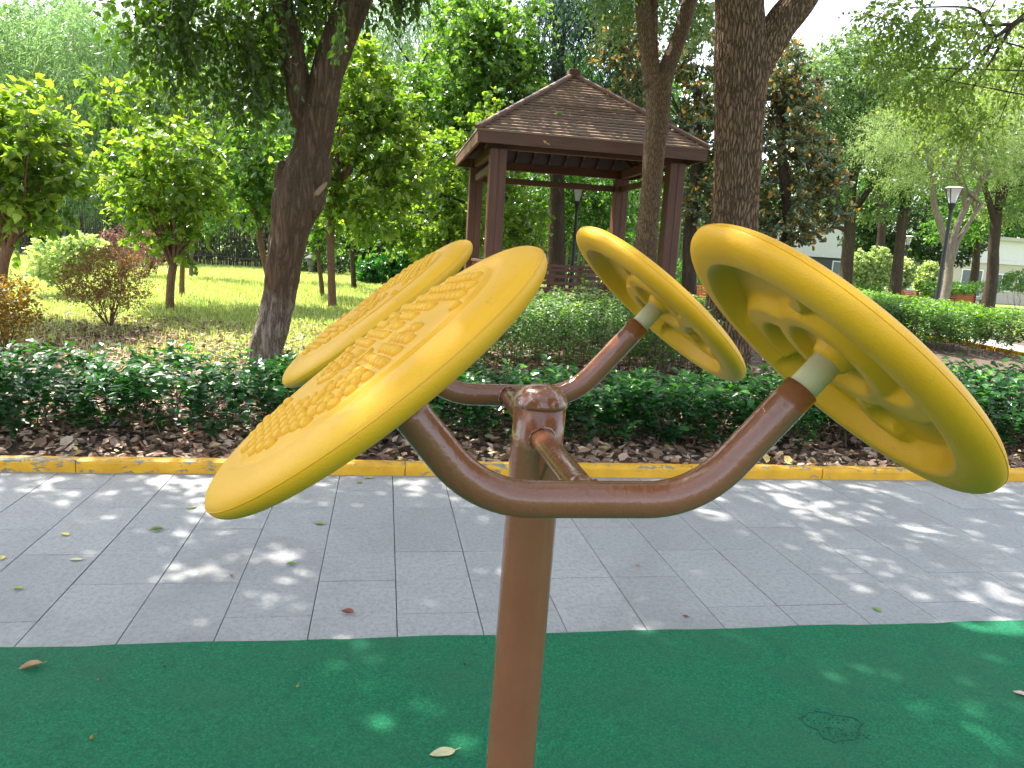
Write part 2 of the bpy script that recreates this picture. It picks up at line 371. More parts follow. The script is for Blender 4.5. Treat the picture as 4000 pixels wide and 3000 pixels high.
M_wood = m_wood('red_brown_stained_timber', (.1, .036, .018), (.17, .068, .036), (1, 1, .07))
M_woodh = m_wood('red_brown_stained_beam', (.095, .035, .018), (.16, .064, .034), (.07, .07, 1))
M_roof = m_wood('weathered_roof_boards', (.22, .12, .085), (.34, .23, .15), (.25, .25, .25), .6)
M_under = m_wood('gap_shade_underlay', (.018, .008, .006), (.035, .015, .01))  # near-black, so the shade of the gaps between boards is in its colour
M_pale = m_wood('bare_timber', (.3, .19, .12), (.42, .28, .18), (1, 1, .1))
M_orange = m_wood('orange_varnished_slats', (.5, .14, .03), (.68, .23, .05), (.1, 1, 1), .35)
M_black = plain('black_powder_coat', (.018, .018, .02), .4)
M_white = plain('white_lamp_top', (.75, .75, .78), .35)
M_gl = m_glass()
M_conc = plain('pale_concrete', (.42, .4, .37), .9, bd=.003)
M_stone = plain('lantern_stone', (.12, .12, .11), .95, bd=.004)
M_bark1 = barkmat('fissured_bark', (.035, .022, .013), (.2, .13, .08), 16, .14, .035, wash=(.78, (.33, .31, .27)))
M_bark2 = plated_bark('fine_ridged_bark', (.035, .021, .012), (.26, .17, .105), 60, .16, .012)
M_bark3 = plated_bark('deep_ridged_bark', (.02, .012, .007), (.3, .2, .125), 26, .2, .03)
M_barky = barkmat('young_bark', (.13, .07, .045), (.3, .18, .12), 30, .2, .006)
M_barkd = barkmat('dark_bark', (.035, .025, .018), (.12, .085, .06), 12, .15, .03)
M_barkp = barkmat('pale_bark', (.14, .11, .09), (.3, .25, .2), 10, .3, .01)
M_twig = plain('brown_twig', (.12, .075, .05), .9)
# foliage colours
L_hedge = leafmat('glossy_hedge_leaf', [(0, (.015, .055, .016)), (.5, (.03, .11, .025)), (.75, (.06, .2, .035)), (1, (.16, .38, .05))], .34, .3, .45, (1.6, 2.2, .6))
L_var = leafmat('variegated_leaf', [(0, (.07, .15, .045)), (.45, (.13, .24, .07)), (.7, (.3, .38, .15)), (1, (.5, .52, .26))], .4, .4)
L_rh = leafmat('bright_hedge_leaf', [(0, (.03, .07, .02)), (.5, (.07, .16, .03)), (1, (.16, .3, .03))], .42, .35, .5, (1.9, 2.0, .4))
L_lime = leafmat('lime_young_leaf', [(0, (.07, .14, .025)), (.5, (.16, .26, .045)), (1, (.33, .41, .08))], .55, .3, .7, (1.55, 1.6, .5))
L_green = leafmat('fresh_green_leaf', [(0, (.05, .11, .025)), (.5, (.11, .21, .045)), (1, (.24, .35, .08))], .5, .3, .7, (1.5, 1.65, .5))
L_mid = leafmat('mid_green_leaf', [(0, (.035, .085, .018)), (.5, (.075, .17, .03)), (1, (.18, .32, .05))], .46, .35, .6, (1.5, 1.8, .5))
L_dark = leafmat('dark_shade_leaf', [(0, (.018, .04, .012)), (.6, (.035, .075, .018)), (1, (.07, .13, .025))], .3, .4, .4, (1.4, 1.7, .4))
L_bam = leafmat('blue_green_bamboo_leaf', [(0, (.1, .17, .08)), (.5, (.2, .3, .15)), (1, (.38, .46, .2))], .5, .38, .5, (1.3, 1.5, .9))
L_ced = leafmat('blue_cedar_needle', [(0, (.025, .07, .045)), (.5, (.05, .12, .075)), (1, (.1, .2, .12))], .2, .5, .3)
L_mag = leafmat('magnolia_leaf', [(0, (.04, .085, .045)), (.6, (.1, .18, .09)), (.7, (.4, .24, .04)), (1, (.62, .4, .08))], .2, .25, .6, (1.4, 1.2, .5), back=(.13, .13, .05))
L_cam = leafmat('camphor_leaf', [(0, (.07, .13, .045)), (.5, (.15, .24, .085)), (1, (.3, .4, .15))], .48, .33, .6, (1.3, 1.4, .8))
L_over = leafmat('sunlit_camphor_leaf', [(0, (.1, .17, .04)), (.5, (.19, .29, .07)), (1, (.36, .44, .12))], .55, .33, .6, (1.4, 1.4, .6))  # brighter copy of the camphor leaf, with sunlight put into the colour
L_aca = leafmat('feathery_leaf', [(0, (.14, .21, .08)), (.5, (.26, .35, .14)), (1, (.42, .5, .22))], .5, .4, .4, (1.25, 1.3, .9))
L_red = leafmat('red_brown_leaf', [(0, (.09, .075, .035)), (.5, (.22, .15, .07)), (1, (.42, .26, .1))], .4, .4, .4, (1.5, 1.1, .6))
L_pur = leafmat('purple_leaf', [(0, (.09, .055, .05)), (.5, (.19, .11, .095)), (1, (.34, .19, .15))], .4, .4, .4, (1.5, .9, .8))
L_wht = leafmat('pale_green_white_leaf', [(0, (.12, .2, .08)), (.35, (.3, .38, .2)), (.7, (.6, .62, .42)), (1, (.75, .75, .6))], .4, .35)
L_org = leafmat('orange_tinted_leaf', [(0, (.08, .08, .02)), (.5, (.2, .15, .03)), (1, (.45, .24, .04))], .45, .4, .4, (1.5, 1.2, .4))
L_grass = leafmat('grass_blade', [(0, (.22, .28, .08)), (.5, (.44, .5, .2)), (1, (.72, .7, .45))], .45, .5, .3, (1.3, 1.4, .6))
L_lit = leafmat('dry_leaf', [(0, (.08, .045, .03)), (.35, (.24, .15, .1)), (.7, (.42, .29, .21)), (.92, (.56, .44, .34)), (1, (.55, .42, .14))], .12, .55, .35, (1.2, 1, .8))

# ------------------------------------------------------------------ setting
TX0, TW = -1.727, .3649
KY = 5.245; GY = 2.931
# terrain (soil, turf) as one sheet to the horizon
def grid(mb, xs, ys, zf, tf):
    X, Y = np.meshgrid(xs, ys); V = np.c_[X.ravel(), Y.ravel(), zf(X, Y).ravel()]; nx = len(xs)
    i, j = np.meshgrid(np.arange(len(ys)-1), np.arange(nx-1), indexing='ij'); a = i*nx+j
    mb.add(V, np.stack([a, a+1, a+nx+1, a+nx], -1).reshape(-1, 4), tf(X, Y).ravel())
def turf_amount(X, Y):
    """1 where the lawn grows, 0 on bare leaf-covered soil"""
    lawn = np.clip((Y-8.9-.5*np.sin(X*1.3))/3.2, 0, 1)*np.clip((1.2+(Y-9)*.16-X)/1.2, 0, 1)
    lawn = lawn-.55*np.exp(-((X+3.5)**2+(Y-11.3)**2)/.5)
    right = np.clip((X-6)/2, 0, 1)*np.clip((Y-18)/4, 0, 1)*.7
    return np.clip(np.maximum(lawn, right), 0, 1)
mb = MB(); xs = np.r_[-300, -120, -60, -30, np.arange(-20, 26, .5), 32, 60, 120, 300]; ys = np.r_[-100, -30, -10, -2, 2, np.arange(5, 40, .5), 45, 60, 90, 150, 300]
grid(mb, xs, ys, lambda X, Y: hz(X, Y)-.03*(Y < 5.2), turf_amount)
mb.build('ground', M_ground, smooth=True, kind='structure')
# rubber play surface
mb = MB(); g = np.random.default_rng(3)
xs = np.linspace(-9, 14, 231)
top = np.c_[xs, GY+.004*np.sin(xs*7)+g.normal(0, .0022, len(xs)), np.full(len(xs), .012)]
bot = top.copy(); bot[:, 2] = -.01; far = top.copy(); far[:, 1] = -6
n = len(xs); V = np.vstack([far, top, bot]); i = np.arange(n-1)
mb.add(V, np.vstack([np.c_[i, i+1, n+i+1, n+i], np.c_[n+i, n+i+1, 2*n+i+1, 2*n+i]]))
mb.build('rubber_surface', M_rub, kind='structure')
# paving: bedding + tiles laid in columns with staggered cross joints
mb = MB(); mb.add([[-9, GY-.1, -.012], [14, GY-.1, -.012], [14, KY+.05, -.012], [-9, KY+.05, -.012]], [(0, 1, 2, 3)]); mb.build('paving_bed', M_joint, kind='structure')
mb = MB(); offs = {0: 1, 1: 0, 2: 0, 3: 1, 4: 0, 5: 1, 6: 1, 7: 0, 8: 0, 9: 1, 10: 1, 11: 0}
for c in range(-20, 44):
    x0 = TX0+TW*c; of = offs.get(c, int(g.random() < .5)); y = 4.205-.7*3+(.35 if of == 0 else 0)-.35*0
    y = (4.205 if of == 0 else 3.857)-.7*3
    while y < KY:
        a, b = max(y, GY-.08), min(y+.7, KY+.02)
        if b-a > .03:
            q = .0016+abs(g.normal(0, .0006)); dz = g.normal(0, .0006)
            tt = .95 if (c == 7 and abs(y-(4.205-.7*2)) < .01) or (c == 7 and abs(y-3.505) < .01) else g.uniform(.15, .75)
            box(mb, (x0+q, a+q, -.03), (x0+TW-q, b-q, dz), t=tt, bev=.0012)
        y += .7
mb.build('pavement', M_pave, kind='structure')
# kerb: rounded precast stones
def kerb_run(name, P0, P1, seg, w, h, seed, z0=None):
    mb = MB(); g = np.random.default_rng(seed); P0 = np.array(P0, float); P1 = np.array(P1, float); L = np.linalg.norm(P1-P0); d = (P1-P0)/L; nrm = np.array([-d[1], d[0]])
    prof = [(0, -.05), (0, h-.025), (.006, h-.01), (.02, h-.001), (.04, h), (w-.02, h-.002), (w-.004, h-.012), (w, h-.03), (w, -.05)]
    s = 0.
    while s < L:
        e = min(s+seg, L); q = .003; jj = g.normal(0, .002, 2)
        ks = np.linspace(s+q, e-q, 6); V = []
        for k in ks:
            sh = 0 if abs(k-ks[0]) > .01 and abs(k-ks[-1]) > .01 else .004
            for a, z in prof:
                p = P0+d*k+nrm*(min(max(a, sh), w-sh)+jj[0]); zb = float(z0(p[0], p[1])) if z0 else 0
                V.append([p[0], p[1], z-sh*(z > 0)+jj[1]*.5+zb])
        m = len(prof); i, j = np.meshgrid(np.arange(5), np.arange(m-1), indexing='ij'); a = i*m+j
        tt = np.tile([1.0 if z > h-.013 else 0 for _, z in prof], 6)
        mb.add(V, np.stack([a, a+m, a+m+1, a+1], -1).reshape(-1, 4), tt)
        mb.l += [np.arange(m)+mb.n-len(V), np.arange(m)[::-1]+mb.n-m]; mb.s += [np.array([m])]*2
        s = e
    return mb.build(name, M_kerb, smooth=False, kind='structure')
kerb_run('kerb', (-9.58, KY), (14, KY), 1.085, .115, .088, 1)
# far path on the right with its own kerb
pa, pb = gp(2040, 745), gp(2240, 800)
pc, pd_ = gp(2212, 772), gp(2050, 738)
dirp = (pc-pd_)[:2]/np.linalg.norm((pc-pd_)[:2]); k0 = pd_[:2]-dirp*8; k1 = pc[:2]+dirp*8
kerb_run('path_kerb', k0, k1, 1.0, .12, .1, 5, hz)
nr = np.array([dirp[1], -dirp[0]]); nr = nr if nr[1] < 0 else -nr
mb = MB(); V = []
for s in np.linspace(0, 1, 30):
    p = k0+(k1-k0)*s
    for w in (0, .6, 1.2, 1.7):
        q = p+nr*(w+.002); V.append([q[0], q[1], float(hz(q[0], q[1]))+.02])
i, j = np.meshgrid(np.arange(29), np.arange(3), indexing='ij'); a = i*4+j
mb.add(V, np.stack([a, a+4, a+5, a+1], -1).reshape(-1, 4)); mb.build('path', M_conc, kind='structure')

# ------------------------------------------------------------------ exercise trainer
BASE = np.array([.3199, 1.5756, 0.]); ZT, ZTOP, TY, TS, TA, TTH = 1.2183, 1.2916, -.0056, .4399, .1796, .8696
UP = np.array([.0155, -.0049, 1.]); tu = np.array([math.cos(TY), math.sin(TY), 0]); tv = np.array([-math.sin(TY), math.cos(TY), 0])
RD = .3035
def cyl(mb, a, b, r, sides=32, **k): return tube(mb, np.array([a, b]), r, sides, **k)
tr = empty('push_wheel_trainer', BASE, 'brown steel exercise post with four tilted yellow studded wheels, in the foreground', 'exercise equipment')
mb = MB(); zz = np.linspace(.012, ZTOP-.002, 14); tube(mb, BASE+UP*zz[:, None], .057, 48); mb.build('post', MBR, tr, smooth=True)
post = [o for o in tr.children][0]
mb = MB(); lathe(mb, [(.001, .0), (.02, -.0012), (.04, -.0085), (.052, -.02), (.0575, -.034), (.0592, -.040), (.0598, -.044), (.0585, -.048), (.0565, -.049)][::-1], BASE+UP*(ZTOP+.038), 48)
mb.build('post_cap', MBW, tr, smooth=True)
mb = MB(); lathe(mb, [(.001, .02), (.12, .02), (.122, .018), (.122, .011)][::-1], BASE, 40)
for k in range(4):
    a = k*math.pi/2+.6; lathe(mb, [(.001, .034), (.009, .034), (.011, .03), (.011, .02)][::-1], BASE+np.array([.095*math.cos(a), .095*math.sin(a), 0]), 6)
mb.build('base_plate', MBR, tr)
# wheel mesh (local, axis +z, studs on the +z side)
def wheel_mesh():
    mb = MB(); NR, NA = 84, 220; A = np.linspace(0, 2*np.pi, NA, endpoint=False)
    def sm(x, a, b): t = np.clip((x-a)/(b-a), 0, 1); return t*t*(3-2*t)
    rr = .046; rc = RD-rr; hz_ = .0265
    def top(r, a):
        z = .0265+.002*(1-sm(r, .205, .24))+.001*np.cos(r*7)
        z = z-.0045*sm(r, .222, .227)*(1-sm(r, .235, .25))    # moulded groove round the studded field
        o = np.clip((r-.244)/(RD-.244), 0, 1); rim = .0265*np.sqrt(np.clip(1-o**2.15, 0, 1))
        return np.where(r > .25, rim, np.minimum(z, np.where(r > .244, rim, z)))
    def bot(r, a):
        o = np.clip((r-rc)/rr, 0, 1); rim = -hz_*np.sqrt(np.clip(1-o**2.2, 0, 1))
        x, y = r*np.cos(a), r*np.sin(a)
        # raised S rib from hub to rim, two comma bosses, hub ring with a sunk centre
        pocket = .014
        d = 1e9
        for s in (1, -1):
            cx = s*.112; dd = np.abs(np.hypot(x-cx, y)-.112); ok = (s*y > -.004)
            d = np.minimum(d, np.where(ok, dd, 1e9))
        rib = 1-sm(d, .016, .042)
        e = 1e9
        for s in (1, -1):
            ex = np.hypot(x-s*.06, y+s*.155); e2 = np.where((x*s < .055), 1e9, np.abs(ex-.04)); e = np.minimum(e, e2)
        com = 1-sm(e, .008, .03)
        d3 = np.abs(x*.35+y*.94); spoke = (1-sm(d3, .013, .027))*sm(r, .05, .09)*(1-sm(r, .2, .22))*0
        hub = 1-sm(r, .102, .132)
        f = np.clip(np.maximum(np.maximum(rib, com*.75), np.maximum(hub, spoke)), 0, 1)
        z = pocket-.021*f
        z = np.where(r < .1, z+.018*(1-sm(r, .062, .084))-.022*(1-sm(r, .028, .04)), z)      # sunk ring round the shaft
        w = sm(r, .218, .246)
        return np.where(r > rc, rim, z*(1-w)+(-hz_)*w)
    rs = np.concatenate([np.linspace(.0, rc, NR-26), rc+rr*np.sin(np.linspace(0, np.pi/2, 27)[1:])]); rs[0] = .0005
    Rr, Aa = np.meshgrid(rs, A, indexing='ij')
    for f, sgn in ((top, 1), (bot, -1)):
        Z = f(Rr, Aa); V = np.c_[(Rr*np.cos(Aa)).ravel(), (Rr*np.sin(Aa)).ravel(), Z.ravel()]
        i, j = np.meshgrid(np.arange(len(rs)-1), np.arange(NA), indexing='ij'); j2 = (j+1) % NA
        F = np.stack([i*NA+j, (i+1)*NA+j, (i+1)*NA+j2, i*NA+j2], -1).reshape(-1, 4)
        mb.add(V, F if sgn > 0 else F[:, ::-1].copy())
    # moulding seam
    A2 = np.linspace(0, 2*np.pi, 181); tube(mb, np.c_[(RD-.0002)*np.cos(A2), (RD-.0002)*np.sin(A2), 0*A2+.004], .0006, 6, caps=False)
    # studs: rows of rounded knobs, S-shaped bare band and a clear centre
    pu = []
    for iy in range(-10, 11):
        for ix in range(-11, 12):
            x = ix*.0265+(iy % 2)*.01325; y = iy*.0238
            for half in (0, 1):
                if half: px_, py_ = -y, x
                else: px_, py_ = x, y
                if (py_ > 0) != bool(half): continue
                r = math.hypot(px_, py_)
                if r > .213: continue
                dS = 1e9
                for q in (1, -1):
                    if q*py_ > -.004: dS = min(dS, abs(math.hypot(px_-q*.107, py_)-.107))
                if dS < .027 or r < .05: continue
                if math.hypot(px_-.11, py_+.085) < .03 or math.hypot(px_+.11, py_-.085) < .03: continue
                if any(math.hypot(px_-u, py_-v) < .0195 for u, v in pu): continue
                pu.append((px_, py_))
    for x, y in pu:
        prof = [(.0106, -.002), (.0100, .0010), (.0082, .0042), (.0050, .0062), (.0004, .0070)]
        lathe(mb, prof, (x, y, .0292), 14)
    for s in (1, -1):   # raised wedges by the band and ribs
        for k in range(5):
            a = .5+k*.16; x, y = s*(.107+.145*math.cos(a)), s*(.04-.11*math.sin(a)*.6)
        lathe(mb, [(.013, -.002), (.012, .004), (.009, .006), (.0075, .0025), (.0004, .001)], (s*.11, -s*.085, .0292), 20)
        P = np.array([[s*(.107-.075*math.cos(a)), s*.075*math.sin(a), .0270] for a in np.linspace(.5, 1.5, 9)])
        tube(mb, P, np.array([.003, .006, .008, .0085, .009, .009, .009, .007, .003]), 10)
    lathe(mb, [(.017, -.001), (.0165, .004), (.0125, .0055), (.0105, .001), (.0004, -.002)], (0, 0, .0292), 28)
    return mb
WM = wheel_mesh()
wheels = []
def orient(n, spin):
    n = n/np.linalg.norm(n); x = np.cross([0, 1., 0], n); x /= np.linalg.norm(x); y = np.cross(n, x)
    c, s = math.cos(spin), math.sin(spin); x, y = x*c+y*s, -x*s+y*c
    return Matrix(((x[0], y[0], n[0], 0), (x[1], y[1], n[1], 0), (x[2], y[2], n[2], 0), (0, 0, 0, 1)))
spec = {'FR': (-.007, -.039, .323, .252), 'FL': (.0135, -.030, .2565, .19), 'BR': (.003, -.007, .352, .276), 'BL': (.012, -.035, .277, .205)}
T0 = BASE+UP*ZT
ends = {}
wm = None
SP = {'FR': 1.35, 'FL': 1.75, 'BR': 1.0, 'BL': 1.3}
for k, (dth, dph, b, be) in spec.items():
    sg = -1 if k[0] == 'F' else 1; sd = 1 if k[1] == 'R' else -1
    C = T0+tv*sg*TS+tu*sd*TA
    ad = math.cos(TTH)*tu*sd+math.sin(TTH)*UP; ad /= np.linalg.norm(ad)
    th = TTH+dth; n = math.cos(th)*tu*sd+math.sin(th)*np.array([0, 0, 1.])+dph*tv; n /= np.linalg.norm(n)
    ends[k] = (C, ad, C+ad*be)
    if wm is None:
        w = WM.build('wheel', MY, None, smooth=True); wm = w.data
    else:
        w = bpy.data.objects.new('wheel', wm); S.collection.objects.link(w)
    w.parent = tr
    loc = C+ad*b-BASE
    w.matrix_local = Matrix.Translation([float(q) for q in loc]) @ orient(n, SP[k])
    w['label'] = {'FR': 'yellow wheel at right front, hollow ribbed underside showing', 'FL': 'yellow wheel at left front, studded face up', 'BR': 'yellow wheel at right rear, underside showing', 'BL': 'yellow wheel at left rear, studded face partly hidden'}[k]
    mb = MB(); cyl(mb, C+ad*(be-.03), C+ad*(b+.012), .0252, 36); sl_ = mb.build('sleeve', M_cream, tr, smooth=False)
    for f in sl_.data.polygons: f.use_smooth = len(f.vertices) == 4
def fillet(A, B, C, L, n=12):
    d1 = (A-B)/np.linalg.norm(A-B); d2 = (C-B)/np.linalg.norm(C-B); p1 = B+d1*L; p2 = B+d2*L
    ang = math.acos(np.clip(d1@d2, -1, 1)); Rr = L*math.tan(ang/2); bis = (d1+d2)/np.linalg.norm(d1+d2); O = B+bis*(Rr/math.sin(ang/2))
    a = p1-O; b = p2-O; w = math.acos(np.clip(a@b/(Rr*Rr), -1, 1)); t = np.linspace(0, 1, n)[:, None]
    return O+(np.sin((1-t)*w)*a+np.sin(t*w)*b)/math.sin(w)
for F in ('F', 'B'):
    CL, aL, eL = ends[F+'L']; CRr, aR, eR = ends[F+'R']
    P = np.vstack([np.linspace(eL, CL+aL*.1, 5)[:-1], fillet(eL, CL, CRr, .085), np.linspace(CL+tu*.1, CRr-tu*.1, 6)[1:-1], fillet(CL, CRr, eR, .085), np.linspace(CRr+aR*.1, eR, 5)[1:]])
    mb = MB(); tube(mb, P, .0303, 40); ft = mb.build('arm_tube', MBR, tr, smooth=True)
    sg = -1 if F == 'F' else 1
    mb = MB(); a = T0+tv*sg*.045; b = T0+tv*sg*(TS-.012)
    tube(mb, np.linspace(a, b, 8), .0237, 32, warp=lambda s, A, p: np.full(len(A), 1+.16*max(0, 1-s/.06 if s < .06 else 0)+.12*max(0, (s-.93)/.07)))
    mb.build('connecting_tube', MBR, tr, smooth=True)
    mb = MB(); p0 = T0+tv*sg*.054-UP*.02; p1 = p0-UP*.075; p2 = T0+tv*sg*.13-UP*.02
    th_ = tu*.004; mb.add([p0-th_, p1-th_, p2-th_, p0+th_, p1+th_, p2+th_], [(0, 1, 2), (3, 5, 4), (0, 3, 4, 1), (1, 4, 5, 2), (2, 5, 3, 0)]); mb.build('gusset', MBR, tr)

for sg in (-1, 1):    # weld beads where the connecting tubes meet the post and the arms
    A = np.linspace(0, 2*np.pi, 49); a_, b_ = .0272*np.cos(A), .0272*np.sin(A); g2 = np.random.default_rng(60+sg)
    for P in (T0+tv*sg*(np.sqrt(.0572**2-a_**2)+.001)[:, None]+tu*a_[:, None]+UP*b_[:, None], T0+tv*sg*(TS-np.sqrt(.0303**2-np.minimum(abs(b_)*1.0, .027)**2)-.001)[:, None]+tu*a_[:, None]+UP*b_[:, None]):
        mb = MB(); q = P+g2.normal(0, .0006, P.shape); q[-1] = q[0]; tube(mb, q, .0030+.0009*np.sin(A*13)+.0004*np.sin(A*29), 8, caps=False); mb.build('weld_bead', MBW, tr, smooth=True)

# ------------------------------------------------------------------ gazebo
GC = np.array([3.352, 14.468, 0]); GE, GZE, GZF, GZA, GP = 1.95, 3.341, 3.526, 4.914, 1.556; GFL = .62
gz = empty('gazebo', (GC[0], GC[1], GFL-.25), 'dark red timber gazebo with slatted pyramid roof, behind the middle tree trunk', 'gazebo')
def gbox(mb, lo, hi, **k): return box(mb, np.array(lo)+[GC[0], GC[1], 0], np.array(hi)+[GC[0], GC[1], 0], **k)
for sx in (-1, 1):
    for sy in (-1, 1):
        mb = MB(); x, y = sx*GP, sy*GP
        gbox(mb, (x-.135, y-.135, GFL+.002), (x-.004, y+.135, 3.30), bev=.006); gbox(mb, (x+.004, y-.135, GFL+.002), (x+.135, y+.135, 3.30), bev=.006)
        gbox(mb, (x-.006, y-.128, GFL+.003), (x+.006, y+.128, 3.298))
        mb.build('post', M_wood, gz)
mb = MB(); gbox(mb, (-2.1, -2.1, -.2), (2.1, 2.1, GFL-.05), bev=.02); gbox(mb, (-2.15, -2.15, GFL-.049), (2.15, 2.15, GFL), bev=.01); mb.build('platform', M_conc, gz)
for s in (-1, 1):
    mb = MB(); gbox(mb, (-GP-.1, s*GP-.05, 3.302), (GP+.1, s*GP+.05, 3.47), bev=.005); mb.build('beam', M_woodh, gz)
    mb = MB(); gbox(mb, (s*GP-.05, -GP+.052, 3.302), (s*GP+.05, GP-.052, 3.468), bev=.005); mb.build('beam', M_woodh, gz)
mb = MB(); gbox(mb, (-GP+.14, GP-.03, 3.03), (GP-.14, GP+.03, 3.15), bev=.004); mb.build('tie_rail', M_woodh, gz)
for s in (-1, 1):
    mb = MB(); gbox(mb, (s*GP-.03, -GP+.14, 3.03), (s*GP+.03, GP-.14, 3.15), bev=.004); mb.build('tie_rail', M_woodh, gz)
# eave fascia: four boards mitred
for k in range(4):
    mb = MB(); a = k*math.pi/2; ca, sa = math.cos(a), math.sin(a)
    def rt(p): return [GC[0]+p[0]*ca-p[1]*sa, GC[1]+p[0]*sa+p[1]*ca, p[2]]
    E1, E0 = GE, GE-.045
    V = [rt(q) for q in [(-E1, -E1, GZE), (E1, -E1, GZE), (E0, -E0, GZE), (-E0, -E0, GZE), (-E1, -E1, GZF), (E1, -E1, GZF), (E0, -E0, GZF), (-E0, -E0, GZF)]]
    mb.add(V, [(0, 3, 2, 1), (4, 5, 6, 7), (0, 1, 5, 4), (2, 3, 7, 6), (1, 2, 6, 5), (3, 0, 4, 7)])
    mb.build('eave_board', M_woodh, gz)
# roof: lapped boards on four slopes
roofs = []
sl_rise = GZA-GZF
for k in range(4):
    mb = MB(); a = k*math.pi/2; ca, sa = math.cos(a), math.sin(a); NB = 23; g = np.random.default_rng(40+k)
    for i in range(NB):
        t0, t1 = i/NB, (i+1)/NB; h0 = GE*(1-t0)+.012; h1 = GE*(1-t1); z0 = GZF+sl_rise*t0+.02; z1 = GZF+sl_rise*t1+.0
        w = GE*(1-t0); 
        if t1 > .97: continue
        x0, x1 = -w, w; u1 = GE*(1-t1)
        tm = t0+(t1-t0)*.52; hm = GE*(1-tm); zm = GZF+sl_rise*tm
        z0 += .004*g.normal(); 
        P = [(-h0, -h0, z0+.012), (h0, -h0, z0+.012), (hm, -hm, zm+.016), (-hm, -hm, zm+.016), (-h0, -h0, z0-.018), (h0, -h0, z0-.018), (hm, -hm, zm-.016), (-hm, -hm, zm-.016)]
        V = [[GC[0]+p[0]*ca-p[1]*sa, GC[1]+p[0]*sa+p[1]*ca, p[2]] for p in P]
        mb.add(V, [(0, 1, 2, 3), (4, 5, 1, 0), (7, 6, 5, 4), (3, 2, 6, 7)], g.random())
    sl_ = mb.build('roof_slope', M_roof, gz); roofs.append(sl_)
    mb = MB(); P = [(-GE+.02, -GE+.02, GZF-.028), (GE-.02, -GE+.02, GZF-.028), (.0, .0, GZA-.03)]
    V = [[GC[0]+p[0]*ca-p[1]*sa, GC[1]+p[0]*sa+p[1]*ca, p[2]] for p in P]; mb.add(V, [(0, 1, 2)]); mb.build('underlay', M_under, sl_)
for k in range(4):
    a = k*math.pi/2+math.pi/4; c_ = np.array([math.cos(a), math.sin(a), 0]); P0 = GC+c_*(GE*1.414+.03)+[0, 0, GZF+.045]; P1 = GC+[0, 0, GZA+.05]
    d = P1-P0; d /= np.linalg.norm(d); sd = np.cross(d, [0, 0, 1.]); sd /= np.linalg.norm(sd); nn = np.cross(sd, d)
    mb = MB(); V = [P+sd*a_+nn*b_ for P in (P0, P1-d*.05) for a_, b_ in ((-.055, -.03), (.055, -.03), (.055, .012), (.03, .03), (-.03, .03), (-.055, .012))]
    mb.add(V, [(0, 1, 2, 3, 4, 5)[::-1], (6, 7, 8, 9, 10, 11)]+[(i, (i+1) % 6, 6+(i+1) % 6, 6+i) for i in range(6)]); mb.build('hip_ridge', M_wood, gz)
mb = MB(); box(mb, (-.11, -.11, -.12), (.11, .11, .09), yaw=math.pi/4*0, c=GC+[0, 0, GZA+.03], bev=.012); mb.build('roof_cap', M_wood, gz)
for s in range(4):       # rafters under each slope
    a = s*math.pi/2; ca, sa = math.cos(a), math.sin(a); mb = MB()
    for x in np.arange(-1.4, 1.41, .35):
        y1 = -max(abs(x), .1)
        pts = [(x, -GE+.06, GZF-.09), (x, y1, GZF-.09+sl_rise*(GE+y1)/GE)]
        pp = [np.array([GC[0]+p[0]*ca-p[1]*sa, GC[1]+p[0]*sa+p[1]*ca, p[2]]) for p in pts]
        if np.linalg.norm(pp[1]-pp[0]) < .1: continue
        d = pp[1]-pp[0]; d /= np.linalg.norm(d); sd = np.cross(d, [0, 0, 1.]); sd /= np.linalg.norm(sd); nn = np.cross(sd, d)
        V = [P+sd*u+nn*v for P in pp for u, v in ((-.02, -.05), (.02, -.05), (.02, .03), (-.02, .03))]
        mb.add(V, [(3, 2, 1, 0), (4, 5, 6, 7)]+[(i, (i+1) % 4, 4+(i+1) % 4, 4+i) for i in range(4)])
    mb.build('rafters', M_woodh, gz)
for k in (0, 1, 3):   # slatted seat backs on three sides
    a = k*math.pi/2; mb = MB(); m2 = MB(); yy = -GP
    def add(m_, lo, hi, bev=.003):
        box(m_, lo, hi, yaw=a, c=(GC[0], GC[1], 0), bev=bev)
    add(mb, (-GP+.14, yy-.04, GFL+.80), (GP-.14, yy+.04, GFL+.85))
    for z in (.26, .38, .50, .62, .73): add(mb, (-GP+.14, yy-.012, GFL+z), (GP-.14, yy+.012, GFL+z+.055))
    for x in (-.95, -.48, 0, .48, .95): add(mb, (x-.03, yy+.0125, GFL+.02), (x+.03, yy+.05, GFL+.80))
    bk = mb.build('seat_back', M_woodh, gz)
    mb = MB()
    for j in range(4): add(mb, (-GP+.14, yy+.08+j*.1, GFL+.40), (GP-.14, yy+.17+j*.1, GFL+.43))
    for x in (-1.3, -.5, .5, 1.3): add(mb, (x-.03, yy+.1, GFL+.003), (x+.03, yy+.44, GFL+.399))
    mb.build('seat', M_woodh, gz)

